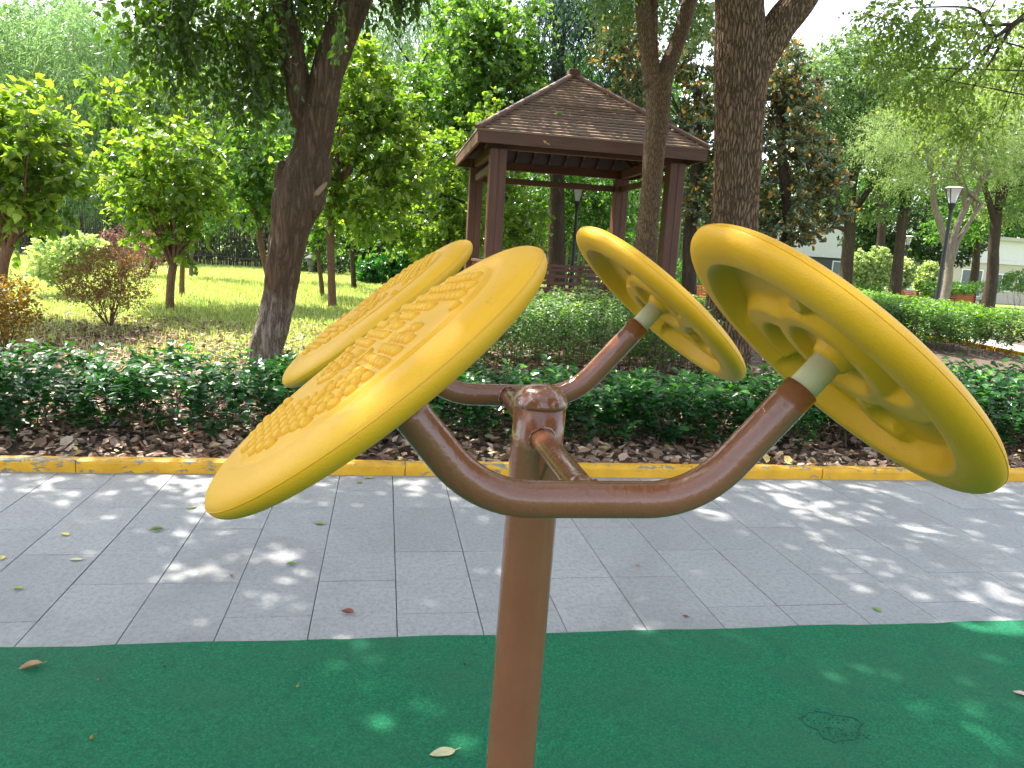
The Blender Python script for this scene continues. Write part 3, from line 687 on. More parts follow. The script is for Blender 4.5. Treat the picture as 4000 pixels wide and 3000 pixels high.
# ------------------------------------------------------------------ street furniture
def lamp(xd, yd_top, Y, sc, label, zb=None, h=None):
    top = at(xd, yd_top, Y); zb = float(hz(top[0], top[1])); b = np.array([top[0], top[1], zb]); H = top[2]-zb
    r = empty('street_lamp', b, label, 'street lamp', 'park lamps with tapered glass heads')
    mb = MB(); lathe(mb, [(.1, 0), (.1, .35), (.08, .4), (.066, .45), (.05, H-.75*sc-.02)], b, 16); mb.build('pole', M_black, r, smooth=True)
    mb = MB(); lathe(mb, [(.04, -.78), (.05, -.76), (.06, -.68), (.12, -.52), (.125, -.48)], (0, 0, 0), 16); mb.v = [v*sc+b+[0, 0, H] for v in mb.v]; mb.build('collar', M_black, r)
    mb = MB(); q = 4
    for i in range(q):
        a0 = i*2*math.pi/q+.5; a1 = a0+2*math.pi/q
        V = [[.1*math.cos(a0), .1*math.sin(a0), -.475], [.1*math.cos(a1), .1*math.sin(a1), -.475], [.22*math.cos(a1), .22*math.sin(a1), -.07], [.22*math.cos(a0), .22*math.sin(a0), -.07]]
        mb.add(np.array(V)*sc+b+[0, 0, H], [(0, 1, 2, 3)])
    mb.build('glass_shade', M_gl, r)
    mb = MB()
    for i in range(q):
        a0 = i*2*math.pi/q+.5; tube(mb, np.array([[.108*math.cos(a0), .108*math.sin(a0), -.475], [.228*math.cos(a0), .228*math.sin(a0), -.068]])*sc+b+[0, 0, H], .013*sc, 6)
    mb.build('shade_frame', M_black, r)
    mb = MB(); lathe(mb, [(.29, -.075), (.295, -.062), (.29, -.05)], (0, 0, 0), 24); mb.v = [v*sc+b+[0, 0, H] for v in mb.v]; mb.build('cap_rim', M_black, r)
    mb = MB(); lathe(mb, [(.285, -.052), (.2, -.02), (.1, -.004), (.001, 0)], (0, 0, 0), 24); mb.v = [v*sc+b+[0, 0, H] for v in mb.v]; mb.build('cap', M_white, r, smooth=True)
    mb = MB(); lathe(mb, [(.045, -.45), (.05, -.4), (.05, -.16), (.03, -.12), (.001, -.115)], (0, 0, 0), 12); mb.v = [v*sc+b+[0, 0, H] for v in mb.v]; mb.build('bulb', M_white, r)
    return r
lamp(2062, 403, 19, .93, 'tall black park lamp with white-topped glass head, above the sunlit hedge at right')
lamp(1963, 509, 36, 1.0, 'small distant park lamp above the columnar shrubs')
lamp(1250, 402, 23, .95, 'park lamp seen through the gazebo opening')

def bench(c, yaw, label):
    c = np.array([c[0], c[1], float(hz(c[0], c[1]))]); r = empty('park_bench', c, label, 'bench', 'orange slatted park benches')
    def bb(mb, lo, hi): box(mb, lo, hi, yaw=yaw, c=c, bev=.006)
    mb = MB()
    for j in range(5): bb(mb, (-.75, .20+j*.012, .46+j*.085), (.75, .23+j*.012, .53+j*.085))
    mb.build('backrest', M_orange, r)
    mb = MB()
    for j in range(5): bb(mb, (-.75, -.27+j*.09, .42), (.75, -.2+j*.09, .45))
    mb.build('seat', M_orange, r)
    for s in (-1, 1):
        mb = MB(); x = s*.68
        bb(mb, (x-.025, -.26, 0), (x+.025, -.22, .419)); bb(mb, (x-.025, .16, 0), (x+.025, .199, .9)); bb(mb, (x-.025, -.219, .36), (x+.025, .159, .419)); bb(mb, (x-.03, -.28, .60), (x+.03, .158, .64)); bb(mb, (x-.02, -.26, .4195), (x+.02, -.23, .599))
        mb.build('leg', M_black, r)
    return r
def benchat(xd, ytop, Y, yaw, label): p = at(xd, ytop, Y); return bench((p[0], p[1]), yaw, label)

# ------------------------------------------------------------------ trees
def limbs(mb, start, blobs, n, r0, seed, sides=7, sub=2, lift=.3, sag=0):
    g = np.random.default_rng(seed); B = np.array(blobs, float)
    for k in range(n):
        b = B[k % len(B)]; tg = b[:3]+rdir(g, 1)[0]*b[3:]*g.uniform(.35, .85)
        s = np.array(start[k % len(start)], float)
        m = .5*(s+tg)+g.normal(0, .06, 3)*np.linalg.norm(tg-s); m[2] += lift*.25*np.linalg.norm(tg-s)
        P = catmull([s, .55*s+.45*m, m, tg], 4); rr = r0*g.uniform(.7, 1.1)
        rad = np.linspace(rr, rr*.22, len(P)); tube(mb, P, rad, sides, caps=False)
        for j in range(sub):
            i = g.integers(len(P)//3, len(P)-2); e = P[i]+(rdir(g, 1)[0]*.5+(P[-1]-P[0])/np.linalg.norm(P[-1]-P[0])*.6+[0, 0, .2])*np.mean(b[3:])*.7
            Q = catmull([P[i], .5*(P[i]+e)+g.normal(0, .04, 3), e], 3); tube(mb, Q, np.linspace(rad[i]*.6, rad[i]*.12, len(Q)), 5, caps=False)
def bwarp(amp, k, seed):
    g = np.random.default_rng(seed); ph = g.uniform(0, 6.28, 6)
    def w(s, A, p): return 1+amp*(np.sin(A*k+ph[0]+2.5*s*3)+.7*np.sin(A*(k+3)+ph[1]-p[2]*5)+.6*np.sin(A*2+ph[2]+p[2]*3.1)+.35*np.sin(A*(2*k+1)+p[2]*11+ph[3]))
    return w
def blobpx(L, Y):
    """rows of (x, y, rx, ry, dY, depth radius) in photo pixels at distance Y -> world ellipsoids"""
    out = []
    for x, y, rx, ry, dy, rd in L:
        p = at(x, y, Y+dy); s = (Y+dy)/1632.; out.append([p[0], p[1], p[2], rx*s, rd, ry*s])
    return out
def tree(name, base, trunks, blobs, n, size, lm, bm, label, cat='tree', group=None, tpl='simple', seed=1, nl=8, r0=.03, crown='crown', sub=2, extra=None, **kw):
    r = empty(name, base, label, cat, group)
    mb = MB(); starts = []
    for P, rad in trunks:
        P = np.array(P, float); Q = catmull(P, 6); rr = np.interp(np.linspace(0, 1, len(Q)), np.linspace(0, 1, len(P)), rad)
        tube(mb, Q, rr, 14, warp=bwarp(.03, 5, seed)); starts.append(Q[-1]); 
        if len(Q) > 8: starts.append(Q[-4])
    if nl: limbs(mb, starts, blobs, nl, r0, seed+3, sub=sub)
    mb.build('trunk', bm, r, smooth=True)
    if extra: extra(r)
    c = crown_mb(blobs, n, size, tpl, seed, **kw); c.build(crown, lm, r)
    return r
def tp(pts, Y):  # list of (x, y, halfwidth px) -> points and radii
    P = []; rad = []
    for q in pts:
        yy = q[3] if len(q) > 3 else Y; P.append(at(q[0], q[1], yy)); rad.append(q[2]*yy/1632.)
    return np.array(P), np.array(rad)

# ---- left twisted tree
YL = 10.0
P, rad = tp([(571, 790, 38), (576, 748, 34), (590, 700, 32), (604, 640, 32), (614, 560, 35), (627, 500, 38), (640, 440, 46), (655, 385, 43), (672, 330, 33), (681, 285, 33), (688, 235, 37)], YL)
base = np.array([P[0][0], P[0][1], float(hz(P[0][0], P[0][1]))-.02]); P = np.vstack([base+[-.03, 0, 0], P]); rad = np.r_[rad[0]*1.25, rad]
lt = empty('tree', base, 'twisted tree with a burl on its trunk and a forked top, left of the gazebo', 'tree')
mb = MB(); Q = catmull(P, 10); rr = np.interp(np.linspace(0, 1, len(Q)), np.linspace(0, 1, len(rad)), rad)
wf = bwarp(.06, 6, 2)
burl = at(683, 372, YL); wound = at(690, 400, YL-.1)
def lwarp(s, A, p): return wf(s, A, p)
tube(mb, Q, rr, 48, warp=lwarp)
P1, r1 = tp([(686, 240, 34), (704, 170, 31), (725, 105, 33), (745, 50, 34), (762, 0, 34), (790, -80, 30), (820, -200, 24)], YL); Q1 = catmull(P1, 8); tube(mb, Q1, np.interp(np.linspace(0, 1, len(Q1)), np.linspace(0, 1, len(r1)), r1), 40, warp=bwarp(.035, 6, 3))
P2, r2 = tp([(672, 300, 20), (652, 240, 22), (637, 150, 25), (622, 70, 23), (606, 0, 21), (590, -90, 18), (560, -220, 15)], YL); Q2 = catmull(P2, 8); tube(mb, Q2, np.interp(np.linspace(0, 1, len(Q2)), np.linspace(0, 1, len(r2)), r2), 36, warp=bwarp(.035, 6, 4))
limbs(mb, [Q1[-1], Q2[-1], Q1[-6], Q2[-6]], [[-1.5, 8, 7.5, 3, 3, 1.5], [1, 7.5, 7.5, 2.5, 2.5, 1.5], [-3, 9, 6, 2, 2, 1]], 14, .1, 9, sub=3)
mb.build('trunk', M_bark1, lt, smooth=True)
def blobmesh(c, r, seed, n=26, amp=.18):
    th = np.linspace(0, np.pi, n); ph = np.linspace(0, 2*np.pi, 2*n, endpoint=False); T, H = np.meshgrid(th, ph, indexing='ij')
    D = np.stack([np.sin(T)*np.cos(H), np.sin(T)*np.sin(H), np.cos(T)], -1).reshape(-1, 3)
    V = D*(1+amp*snoise(D, 3.2, seed))[:, None]*np.array(r)+np.array(c); m = 2*n
    i, j = np.meshgrid(np.arange(n-1), np.arange(m), indexing='ij'); j2 = (j+1) % m
    return V, np.stack([i*m+j, (i+1)*m+j, (i+1)*m+j2, i*m+j2], -1).reshape(-1, 4)
mb = MB(); mb.add(*blobmesh(at(687, 372, YL-.02), (.16, .2, .30), 4)); mb.add(*blobmesh(at(610, 385, YL), (.1, .14, .2), 6)); mb.add(*blobmesh(at(674, 425, YL-.05), (.17, .2, .26), 8)); b_ = mb.build('burl', M_bark1, lt, smooth=True)
mb = MB(); mb.add(*blobmesh(at(686, 415, YL-.2), (.035, .04, .17), 5, amp=.1)); Rm = mb.v[0]-at(686, 415, YL-.2); a = .75; mb.v[0] = np.c_[Rm[:, 0]*math.cos(a)+Rm[:, 2]*math.sin(a), Rm[:, 1], -Rm[:, 0]*math.sin(a)+Rm[:, 2]*math.cos(a)]+at(686, 415, YL-.2)
mb.build('healed_wound', plain('pale_bare_wood', (.27, .18, .115), .8, bd=.003), lt, smooth=True)
hang = blobpx([(430, 40, 110, 55, -.6, .5), (330, 45, 55, 45, -.6, .4), (500, 90, 80, 70, -.3, .5), (560, 40, 80, 60, .5, .5), (440, 110, 45, 75, -.6, .3), (400, 165, 30, 35, -.6, .3), (545, 190, 55, 40, .4, .4), (600, 150, 30, 60, .9, .3), (690, 60, 30, 40, 1.2, .3), (480, -60, 200, 70, 0, .8), (700, -70, 160, 50, .4, .8), (270, 20, 22, 18, -.5, .2), (480, 200, 30, 20, -.2, .2)], YL)
c = crown_mb(hang, 8200, .105, 'oval', 21, per=7, twig=.4, up=-.5, droop=.9, shell=.2, flat=.1, gaps=.2, gs=2.2)
spr = blobpx([(850, -15, 40, 14, 0, .3), (905, -15, 40, 10, 0, .3), (735, 30, 10, 60, -1.2, .2)], YL-.5)
crown_mb(spr, 260, .1, 'oval', 24, per=6, twig=.2, up=-.8, droop=1.2, shell=.2, flat=.1, mb=c)
L_tree1 = leafmat('elm_leaf', [(0, (.035, .06, .01)), (.6, (.06, .11, .014)), (1, (.12, .2, .02))], .36, .35, .5, (1.5, 1.9, .35))
c.build('hanging_foliage', L_tree1, lt)
up_b = [[-1.2, 8.5, 7.2, 3.4, 2.6, 1.1], [1.8, 8, 7.6, 2.6, 2.6, 1.1], [-2.2, 6.3, 7.0, 3.0, 2.4, .9], [-5.2, 7.0, 6.6, 2.6, 2.2, .8], [-7.0, 5.6, 6.8, 2.2, 2.2, .8], [1.0, 5.6, 7.4, 2.8, 2.0, .9], [-3.5, 4.2, 6.9, 2.6, 2.0, .8], [.2, 3.6, 7.2, 2.4, 2, .8]]
c = crown_mb(up_b[2:5]+up_b[6:7], 46000, .155, 'simple', 22, per=8, twig=.35, up=.2, droop=.4, shell=.2, gaps=.36, gs=2.2, flat=.5)
crown_mb(up_b[:2]+up_b[5:6]+up_b[7:], 23000, .145, 'simple', 23, per=8, twig=.35, up=.2, droop=.4, shell=.2, gaps=.5, gs=1.9, flat=.5, mb=c)
c.build('crown', L_tree1, lt)

# ---- middle forked tree
YM = 11.3
P, rad = tp([(1388, 640, 28), (1393, 560, 25), (1400, 480, 23), (1408, 400, 22), (1413, 325, 23.5), (1420, 260, 25), (1422, 200, 28), (1419, 165, 30)], YM)
base = np.array([P[0][0]-.02, P[0][1], float(hz(P[0][0], P[0][1]))]); P = np.vstack([base, P]); rad = np.r_[rad[0]*1.3, rad]
mt = empty('tree', base, 'slim straight tree forking above the gazebo roof, standing in front of the gazebo', 'tree')
mb = MB(); Q = catmull(P, 8); tube(mb, Q, np.interp(np.linspace(0, 1, len(Q)), np.linspace(0, 1, len(rad)), rad), 40, warp=bwarp(.02, 7, 11))
for pts, sd in (([(1412, 185, 22), (1402, 120, 18), (1394, 60, 17), (1389, 0, 17), (1380, -120, 14), (1370, -260, 11)], 12),
            ([(1416, 180, 12), (1412, 120, 10), (1411, 70, 9.5), (1413, 0, 9), (1420, -120, 8), (1430, -240, 6)], 13),
            ([(1428, 190, 22), (1442, 145, 19), (1458, 105, 17), (1475, 55, 15.5), (1489, 0, 15), (1515, -120, 12), (1545, -250, 9)], 14)):
    P_, r_ = tp(pts, YM); q_ = catmull(P_, 7); tube(mb, q_, np.interp(np.linspace(0, 1, len(q_)), np.linspace(0, 1, len(r_)), r_), 24, warp=bwarp(.02, 6, sd)); 
cb = [[1.8, 12.6, 8.2, 2.6, 2.6, 1.2], [3.8, 12.2, 8.0, 2.4, 2.2, 1.0], [0.5, 14.5, 8.0, 2.0, 2.2, 1.0], [3.0, 15.0, 8.6, 2.6, 2.0, 1.0]]
limbs(mb, [at(1430, -240, YM), at(1370, -260, YM), at(1545, -250, YM)], cb, 9, .07, 15, sub=3)
mb.build('trunk', M_bark2, mt, smooth=True)
c = crown_mb(cb, 12000, .16, 'simple', 31, per=8, twig=.3, gaps=.3, gs=1.5, shell=.3)
low = blobpx([(1340, 5, 55, 40, .3, .5), (1400, -30, 120, 40, .4, .6), (1320, 50, 22, 45, .3, .2), (1490, 40, 45, 50, .8, .4), (1520, 0, 40, 50, .8, .4), (1465, -30, 60, 60, .8, .5), (1300, -20, 60, 30, .3, .4)], YM)
crown_mb(low, 3200, .085, 'simple', 32, per=7, twig=.3, up=-.4, droop=.9, mb=c, shell=.2, flat=.2)
c.build('crown', L_cam, mt)

# ---- big ridged tree
YB = 9.9
P, rad = tp([(1562, 812, 66), (1566, 775, 56), (1572, 700, 52), (1580, 600, 50), (1588, 470, 49), (1592, 370, 49), (1596, 270, 51), (1599, 190, 56), (1600, 120, 56), (1598, 60, 52), (1596, 0, 50), (1592, -140, 46), (1590, -300, 40)], YB)
base = np.array([P[0][0], P[0][1], float(hz(P[0][0], P[0][1]))-.02]); P = np.vstack([base, P]); rad = np.r_[rad[0]*1.15, rad]
bt = empty('tree', base, 'thick tree with deeply ridged bark behind the largest yellow wheel at right', 'tree')
def rwarp(amp, k, seed):
    g = np.random.default_rng(seed); ph = g.uniform(0, 6.28, 9)
    def w(s, A, p):
        z = p[2]; a = A+.06*np.sin(z*6+ph[0])+.04*np.sin(z*17+ph[1]); r1 = np.abs(np.sin(a*k/2+ph[2]+.9*np.sin(z*2.3+ph[3])+.5*np.sin(a*3+z*5)))
        r2 = np.abs(np.sin(a*k/2+ph[4]+1.3*np.sin(z*3.1+2)+.6*np.sin(a*5-z*7)))
        return 1+amp*(np.minimum(r1, r2)*2-1)+.012*np.sin(A*2+z)
    return w
mb = MB(); Q = catmull(P, 26); tube(mb, Q, np.interp(np.linspace(0, 1, len(Q)), np.linspace(0, 1, len(rad)), rad), 220, warp=rwarp(.036, 42, 1))
P_, r_ = tp([(1612, 190, 38), (1632, 140, 38), (1655, 100, 38), (1688, 50, 36), (1727, 0, 36), (1800, -110, 32), (1880, -220, 27)], YB); q_ = catmull(P_, 22)
tube(mb, q_, np.interp(np.linspace(0, 1, len(q_)), np.linspace(0, 1, len(r_)), r_), 160, warp=rwarp(.034, 34, 5))
cb = [[4.5, 9.0, 8.4, 2.6, 2.4, 1.2], [7.5, 9.0, 8.2, 2.6, 2.4, 1.1], [5.5, 6.8, 8.0, 2.6, 2.0, 1.0], [3.2, 7.4, 8.4, 1.9, 1.6, .8], [8.5, 6.2, 7.6, 2.2, 2.0, .9], [6.3, 11.5, 8.6, 2.2, 1.6, 1]]
limbs(mb, [at(1590, -300, YB), at(1880, -220, YB)], cb, 12, .12, 17, sub=3)
mb.build('trunk', M_bark3, bt, smooth=True)
c = crown_mb(cb, 18000, .16, 'simple', 33, per=8, twig=.3, gaps=.36, gs=1.5, shell=.3); c.build('crown', L_cam, bt)

# ---- overhanging camphor at the right, its trunk outside the frame
YO = 10.5
ob = blobpx([(2150, 60, 110, 70, 0, 1.), (2040, 70, 80, 45, -.5, .6), (1950, 50, 55, 45, -.5, .5), (1890, 25, 30, 30, -.5, .4), (2100, 150, 90, 50, 0, .7), (2020, 190, 60, 45, -.3, .5), (1925, 135, 45, 30, -.4, .4), (1960, 180, 40, 35, -.4, .4), (2080, 230, 70, 40, 0, .6), (2060, 280, 45, 35, .1, .4), (2130, 270, 45, 35, .1, .4), (2200, 180, 60, 60, .2, .8), (2290, 80, 110, 110, .2, 1), (2000, 120, 50, 40, 0, .5), (1995, 235, 30, 28, 0, .3)], YO)
cbase = np.array([11.5, 9.5, float(hz(11.5, 9.5))])
P, rad = [cbase, cbase+[-.1, 0, 1.5], cbase+[-.3, .1, 3], cbase+[-.6, .2, 4.5]], [.26, .2, .18, .15]
tree('tree', cbase, [(P, rad), ([P[3], at(2330, 20, YO), at(2230, 30, YO), at(2150, 80, YO)], [.11, .07, .05, .025]), ([P[3], P[3]+[-1, -1, 1.5], P[3]+[-2.5, -2, 2.5]], [.12, .1, .05])],
     ob, 11000, .075, L_over, M_barkd, 'camphor branches hanging into the top right corner against white sky', seed=41, nl=12, r0=.035, per=8, twig=.28, up=-.1, droop=.8, shell=.15, flat=.3, gaps=.28, gs=1.1)

# ---- tree behind the camera whose crown shades the play surface
cbase = np.array([-6.2, 1.6, 0]); ub = [[-4.2, 2.2, 6.6, 2.2, 2.0, .8], [-2.0, 1.2, 6.8, 2.2, 1.8, .8], [0.6, .8, 7.0, 2.2, 1.6, .8], [3.2, 2.8, 7.4, 2.0, 1.8, .8], [-6.8, 3.6, 6.4, 2.0, 2.2, .8]]
tree('tree', cbase, [([cbase, cbase+[.2, 0, 2], cbase+[.8, 0, 4], cbase+[1.8, 0, 5.8]], [.26, .21, .18, .1])], ub, 14000, .15, L_cam, M_barkd,
     'spreading shade tree standing left of the play surface, outside the picture', seed=43, nl=12, r0=.07, per=8, twig=.3, gaps=.25, gs=1.6, shell=.3)

# ---- lawn trees
GL = 'young trees planted on the lawn'
def young(xb, yb, pts, blobs, n, size, mat, label, seed, dY=0, bm=M_barky, tpl='heart', nl=12, r0=.02, Y=None, **kw):
    b = gp(xb, yb); Y = b[1] if Y is None else Y
    if Y != b[1]: b = at(xb, yb, Y); b[2] = float(hz(b[0], b[1]))
    P, rad = tp(pts, Y); P = np.vstack([b-[0, 0, .02], P]); rad = np.r_[rad[0]*1.15, rad]
    bl = blobpx(blobs, Y)
    k = dict(per=7, twig=.3, up=.5, droop=.35, shell=.45, flat=.55, tip=.5); k.update(kw)
    return tree('young_tree', b, [(P, rad)], bl, n, size, mat, bm, label, 'tree', GL, tpl, seed, nl, r0, **k)
young(367, 668, [(367, 640, 8), (370, 600, 8), (375, 570, 8)], [(375, 330, 75, 50, 0, .8), (300, 350, 55, 50, 0, .7), (440, 380, 45, 55, 0, .7), (370, 420, 100, 60, 0, .9), (270, 410, 45, 50, 0, .6), (340, 490, 70, 45, 0, .6), (430, 460, 50, 45, 0, .6), (375, 540, 30, 30, 0, .3)], 3600, .125, L_lime, 'round vase-shaped young tree in the middle of the sunny lawn', 51, nl=22, r0=.03)
young(0, 640, [(4, 600, 10), (8, 560, 10), (20, 530, 10)], [(20, 250, 90, 60, 0, .8), (60, 330, 100, 60, 0, .9), (-20, 400, 90, 80, 0, .9), (80, 420, 60, 50, 0, .6), (130, 290, 30, 30, 0, .4), (30, 480, 50, 40, 0, .5), (130, 380, 35, 40, 0, .4)], 3600, .14, L_lime, 'yellow-green young tree cut by the left edge of the picture', 52, Y=12.2, nl=22, r0=.035)
young(588, 665, [(578, 600, 5), (566, 540, 6), (556, 480, 6)], [(560, 320, 55, 45, 0, .6), (520, 370, 40, 50, 0, .6), (590, 400, 45, 60, 0, .6), (545, 440, 50, 40, 0, .6), (530, 280, 25, 25, 0, .3)], 1900, .125, L_green, 'leafy young tree just behind the left side of the twisted trunk', 53, Y=15., nl=10)
young(718, 665, [(716, 600, 8), (714, 540, 8), (716, 470, 7), (722, 420, 6)], [(760, 180, 55, 70, 0, .8), (810, 230, 60, 60, 0, .9), (740, 280, 70, 60, 0, .9), (830, 310, 70, 60, 0, .9), (870, 380, 60, 50, 0, .8), (760, 390, 80, 60, 0, .9), (790, 460, 80, 45, 0, .8), (700, 430, 50, 60, 0, .7), (740, 100, 30, 35, 0, .4), (880, 260, 35, 40, 0, .5), (800, 130, 40, 40, 0, .5)], 7200, .13, L_lime, 'tallest bright green lawn tree, to the right of the twisted trunk', 54, nl=26, r0=.035)
young(697, 640, [(693, 600, 4.5), (689, 570, 4), (686, 530, 4)], [(690, 500, 40, 35, 0, .5), (680, 440, 40, 40, 0, .5), (720, 530, 40, 25, 0, .4)], 1000, .11, L_green, 'thin crooked sapling left of the tallest lawn tree', 55, bm=M_twig, nl=6)
young(765, 627, [(763, 590, 5), (761, 550, 5), (763, 520, 5)], [(770, 490, 45, 30, 0, .6), (830, 500, 50, 30, 0, .6), (800, 440, 60, 40, 0, .7)], 1700, .12, L_green, 'small tree with a short dark trunk right of the tallest lawn tree', 56, bm=M_barkd, nl=8)
young(643, 612, [(643, 560, 4), (644, 520, 4)], [(645, 470, 50, 35, 0, .7), (660, 400, 50, 50, 0, .8)], 1200, .12, L_mid, 'slim pale-trunked tree right behind the twisted trunk', 57, bm=M_barkp, nl=6, tpl='simple')
young(393, 640, [(393, 600, 5), (395, 560, 5), (400, 480, 4)], [(330, 170, 16, 50, 0, .2), (300, 220, 30, 45, 0, .3), (350, 230, 30, 60, 0, .3), (410, 200, 16, 40, 0, .2), (420, 160, 14, 30, 0, .2), (380, 290, 50, 40, 0, .6), (190, 190, 14, 30, 0, .2), (240, 250, 20, 40, 0, .3)], 1500, .12, L_lime, 'spindly tree with yellow upright shoots behind the vase-shaped tree', 58, nl=14, r0=.018, flat=.4)
young(413, 602, [(413, 560, 4), (414, 520, 4)], [(430, 440, 60, 50, 0, .8), (470, 370, 40, 40, 0, .6)], 1200, .12, L_mid, 'thin grey sapling furthest back on the lawn, in front of the cane fence', 59, bm=M_barkp, nl=6, tpl='simple')

# ---- background trees
def bgtree(xb, Y, trunks, blobs, n, size, mat, bm, label, seed, cat='tree', name='tree', group='trees beyond the lawn and gazebo', **kw):
    b = at(xb, 560, Y); b[2] = float(hz(b[0], b[1]))-.02
    T = []
    for pts in trunks:
        P, rad = tp(pts, Y)
        T.append((np.vstack([b, P]), np.r_[rad[0]*1.3, rad]) if not T else (P, rad))
    k = dict(per=8, twig=.45, up=.3, droop=.4, shell=.45, flat=.5, tip=.3); k.update(kw)
    return tree(name, b, T, blobpx(blobs, Y), n, size, mat, bm, label, cat, group, seed=seed, **k)
bgtree(970, 18.5, [[(968, 540, 8), (962, 480, 7), (955, 420, 5)]], [(940, 480, 70, 55, 0, 1), (1000, 430, 60, 70, 0, 1), (960, 350, 70, 60, 0, 1), (1040, 300, 45, 50, .3, .8), (1020, 500, 70, 45, .8, .8), (1090, 440, 50, 60, 1.6, .7), (1140, 480, 38, 50, 2, .6), (1100, 520, 50, 30, 2, .6), (1060, 240, 22, 40, .3, .4), (900, 520, 40, 40, 0, .8)], 9000, .125, L_lime, M_barkd, 'bright lime tree against the left posts of the gazebo', 61, tpl='round', nl=14, r0=.035, twig=.35)
bgtree(900, 21.5, [[(900, 520, 14), (905, 400, 12), (910, 300, 9)]], [(900, 250, 80, 60, 0, 2), (960, 180, 80, 60, 0, 2), (1050, 130, 80, 70, 0, 2), (1120, 200, 60, 60, 0, 1.5), (1010, 270, 70, 50, 0, 1.5), (900, 330, 60, 60, 0, 1.5), (1100, 60, 70, 60, 0, 1.6), (1160, 140, 40, 50, 0, 1), (990, 350, 60, 60, 0, 1.3), (1150, 260, 50, 50, 0, 1.3), (1000, 60, 70, 60, 0, 1.6)], 24000, .13, L_green, M_barkd, 'broad dense green tree rising left of the gazebo roof', 62, tpl='round', nl=12, r0=.06, gaps=.3)
bgtree(920, 38, [[(920, 500, 14), (925, 350, 12), (925, 200, 9)]], [(880, 60, 80, 70, 0, 3), (960, 20, 80, 60, 0, 3), (850, 150, 50, 80, 0, 2), (1040, 20, 60, 50, 0, 2), (800, 20, 80, 60, 0, 3), (910, -60, 140, 50, 0, 3), (830, 240, 50, 60, 0, 2)], 30000, .2, L_bam, M_barkd, 'pale airy tree at the top between the twisted tree and the cedar', 63, tpl='narrow', nl=8, r0=.08, droop=1.2, up=-.2)
# cedars with drooping needle sprays
def cedar(xb, Y, trunk, blobs, n, label, seed):
    return bgtree(xb, Y, trunk, blobs, n, .2, L_ced, M_barkd, label, seed, name='cedar', tpl='narrow', nl=22, r0=.05, per=10, twig=.9, up=-.15, droop=1.1, shell=.2, flat=.1, gaps=.3, gs=.8)
cedar(1205, 23, [[(1203, 400, 16), (1204, 250, 15), (1206, 130, 14), (1208, 0, 13), (1210, -100, 11)]], [(1290, 60, 80, 45, 0, 1.4), (1150, 130, 60, 30, 0, 1.2), (1290, 160, 90, 50, 0, 1.4), (1240, 230, 60, 40, 0, 1.2), (1310, 240, 60, 60, 0, 1.2), (1170, 250, 50, 40, 0, 1), (1230, 10, 90, 50, 0, 1.4), (1340, 10, 60, 60, 0, 1.2), (1370, 190, 50, 60, 0, 1)], 26000, 'blue-green cedar with drooping sprays and dark trunk above the gazebo roof', 64)
# magnolia
def magn(xb, Y, trunks, blobs, n, label, seed):
    return bgtree(xb, Y, trunks, blobs, n, .15, L_mag, M_barkd, label, seed, tpl='obov', nl=14, r0=.05, per=10, twig=.16, up=.8, droop=.1, shell=.4, flat=.35, gaps=.15, tip=.5)
magn(1500, 19.5, [[(1490, 520, 14), (1500, 400, 12), (1510, 250, 9)]], [(1480, 130, 60, 50, 0, 1.2), (1360, 160, 50, 40, 0, 1), (1540, 200, 60, 70, 0, 1.3), (1380, 240, 40, 50, 0, 1), (1500, 290, 60, 60, 0, 1.3), (1560, 360, 60, 70, 0, 1.2), (1510, 440, 50, 60, 0, 1.2), (1320, 100, 40, 50, 0, 1), (1510, 60, 50, 50, 0, 1), (1360, 80, 60, 40, 0, 1)], 14000, 'dark magnolia with rusty leaves between the gazebo and the thick trunk', 65)
magn(1690, 18.5, [[(1700, 540, 10), (1695, 400, 10), (1680, 250, 9)]], [(1690, 160, 45, 60, 0, 1), (1670, 230, 50, 60, 0, 1.1), (1715, 250, 50, 50, 0, 1.1), (1700, 330, 60, 50, 0, 1.2), (1740, 380, 50, 50, 0, 1.1), (1690, 420, 60, 50, 0, 1.2), (1760, 440, 35, 30, 0, .9), (1700, 500, 70, 35, 0, 1.2), (1660, 300, 40, 60, 0, 1), (1765, 330, 30, 30, 0, .9), (1740, 200, 26, 30, 0, .8), (1790, 400, 35, 30, 0, .8), (1800, 470, 35, 25, 0, .8)], 13000, 'dark magnolia with rusty leaves just right of the thick trunk', 66)
# bamboo / willow-like mass on the far left
def bamboo(xb, Y, trunks, blobs, n, label, seed, size=.24, mat=L_bam):
    return bgtree(xb, Y, trunks, blobs, n, size, mat, M_barkd, label, seed, name='bamboo_clump', cat='bamboo', group='bamboo clumps behind the cane fence', tpl='narrow', nl=6, r0=.04, per=9, twig=.9, up=.1, droop=1.1, shell=.3, flat=.2, gaps=.22, gs=.5)
bamboo(60, 33, [[(60, 480, 5), (70, 300, 4)]], [(40, 80, 110, 70, 0, 3), (-20, 160, 90, 90, 0, 3), (120, 170, 80, 60, 0, 3), (40, 260, 100, 60, 0, 2.5), (-20, 380, 80, 60, 0, 2.5), (110, 330, 70, 60, 0, 2.5), (60, 430, 100, 40, 0, 2), (140, 60, 60, 50, 0, 2.5)], 32000, 'pale feathery bamboo clump in the top left corner', 71)
bamboo(230, 31, [[(230, 480, 5), (235, 300, 4)]], [(210, 90, 80, 60, 0, 3), (250, 170, 70, 60, 0, 2.5), (190, 260, 60, 60, 0, 2.5), (290, 250, 60, 60, 0, 2.5), (240, 350, 90, 60, 0, 2.5), (220, 440, 100, 40, 0, 2), (310, 60, 60, 50, 0, 2.4)], 28000, 'feathery bamboo clump behind the yellow upright shoots', 72)
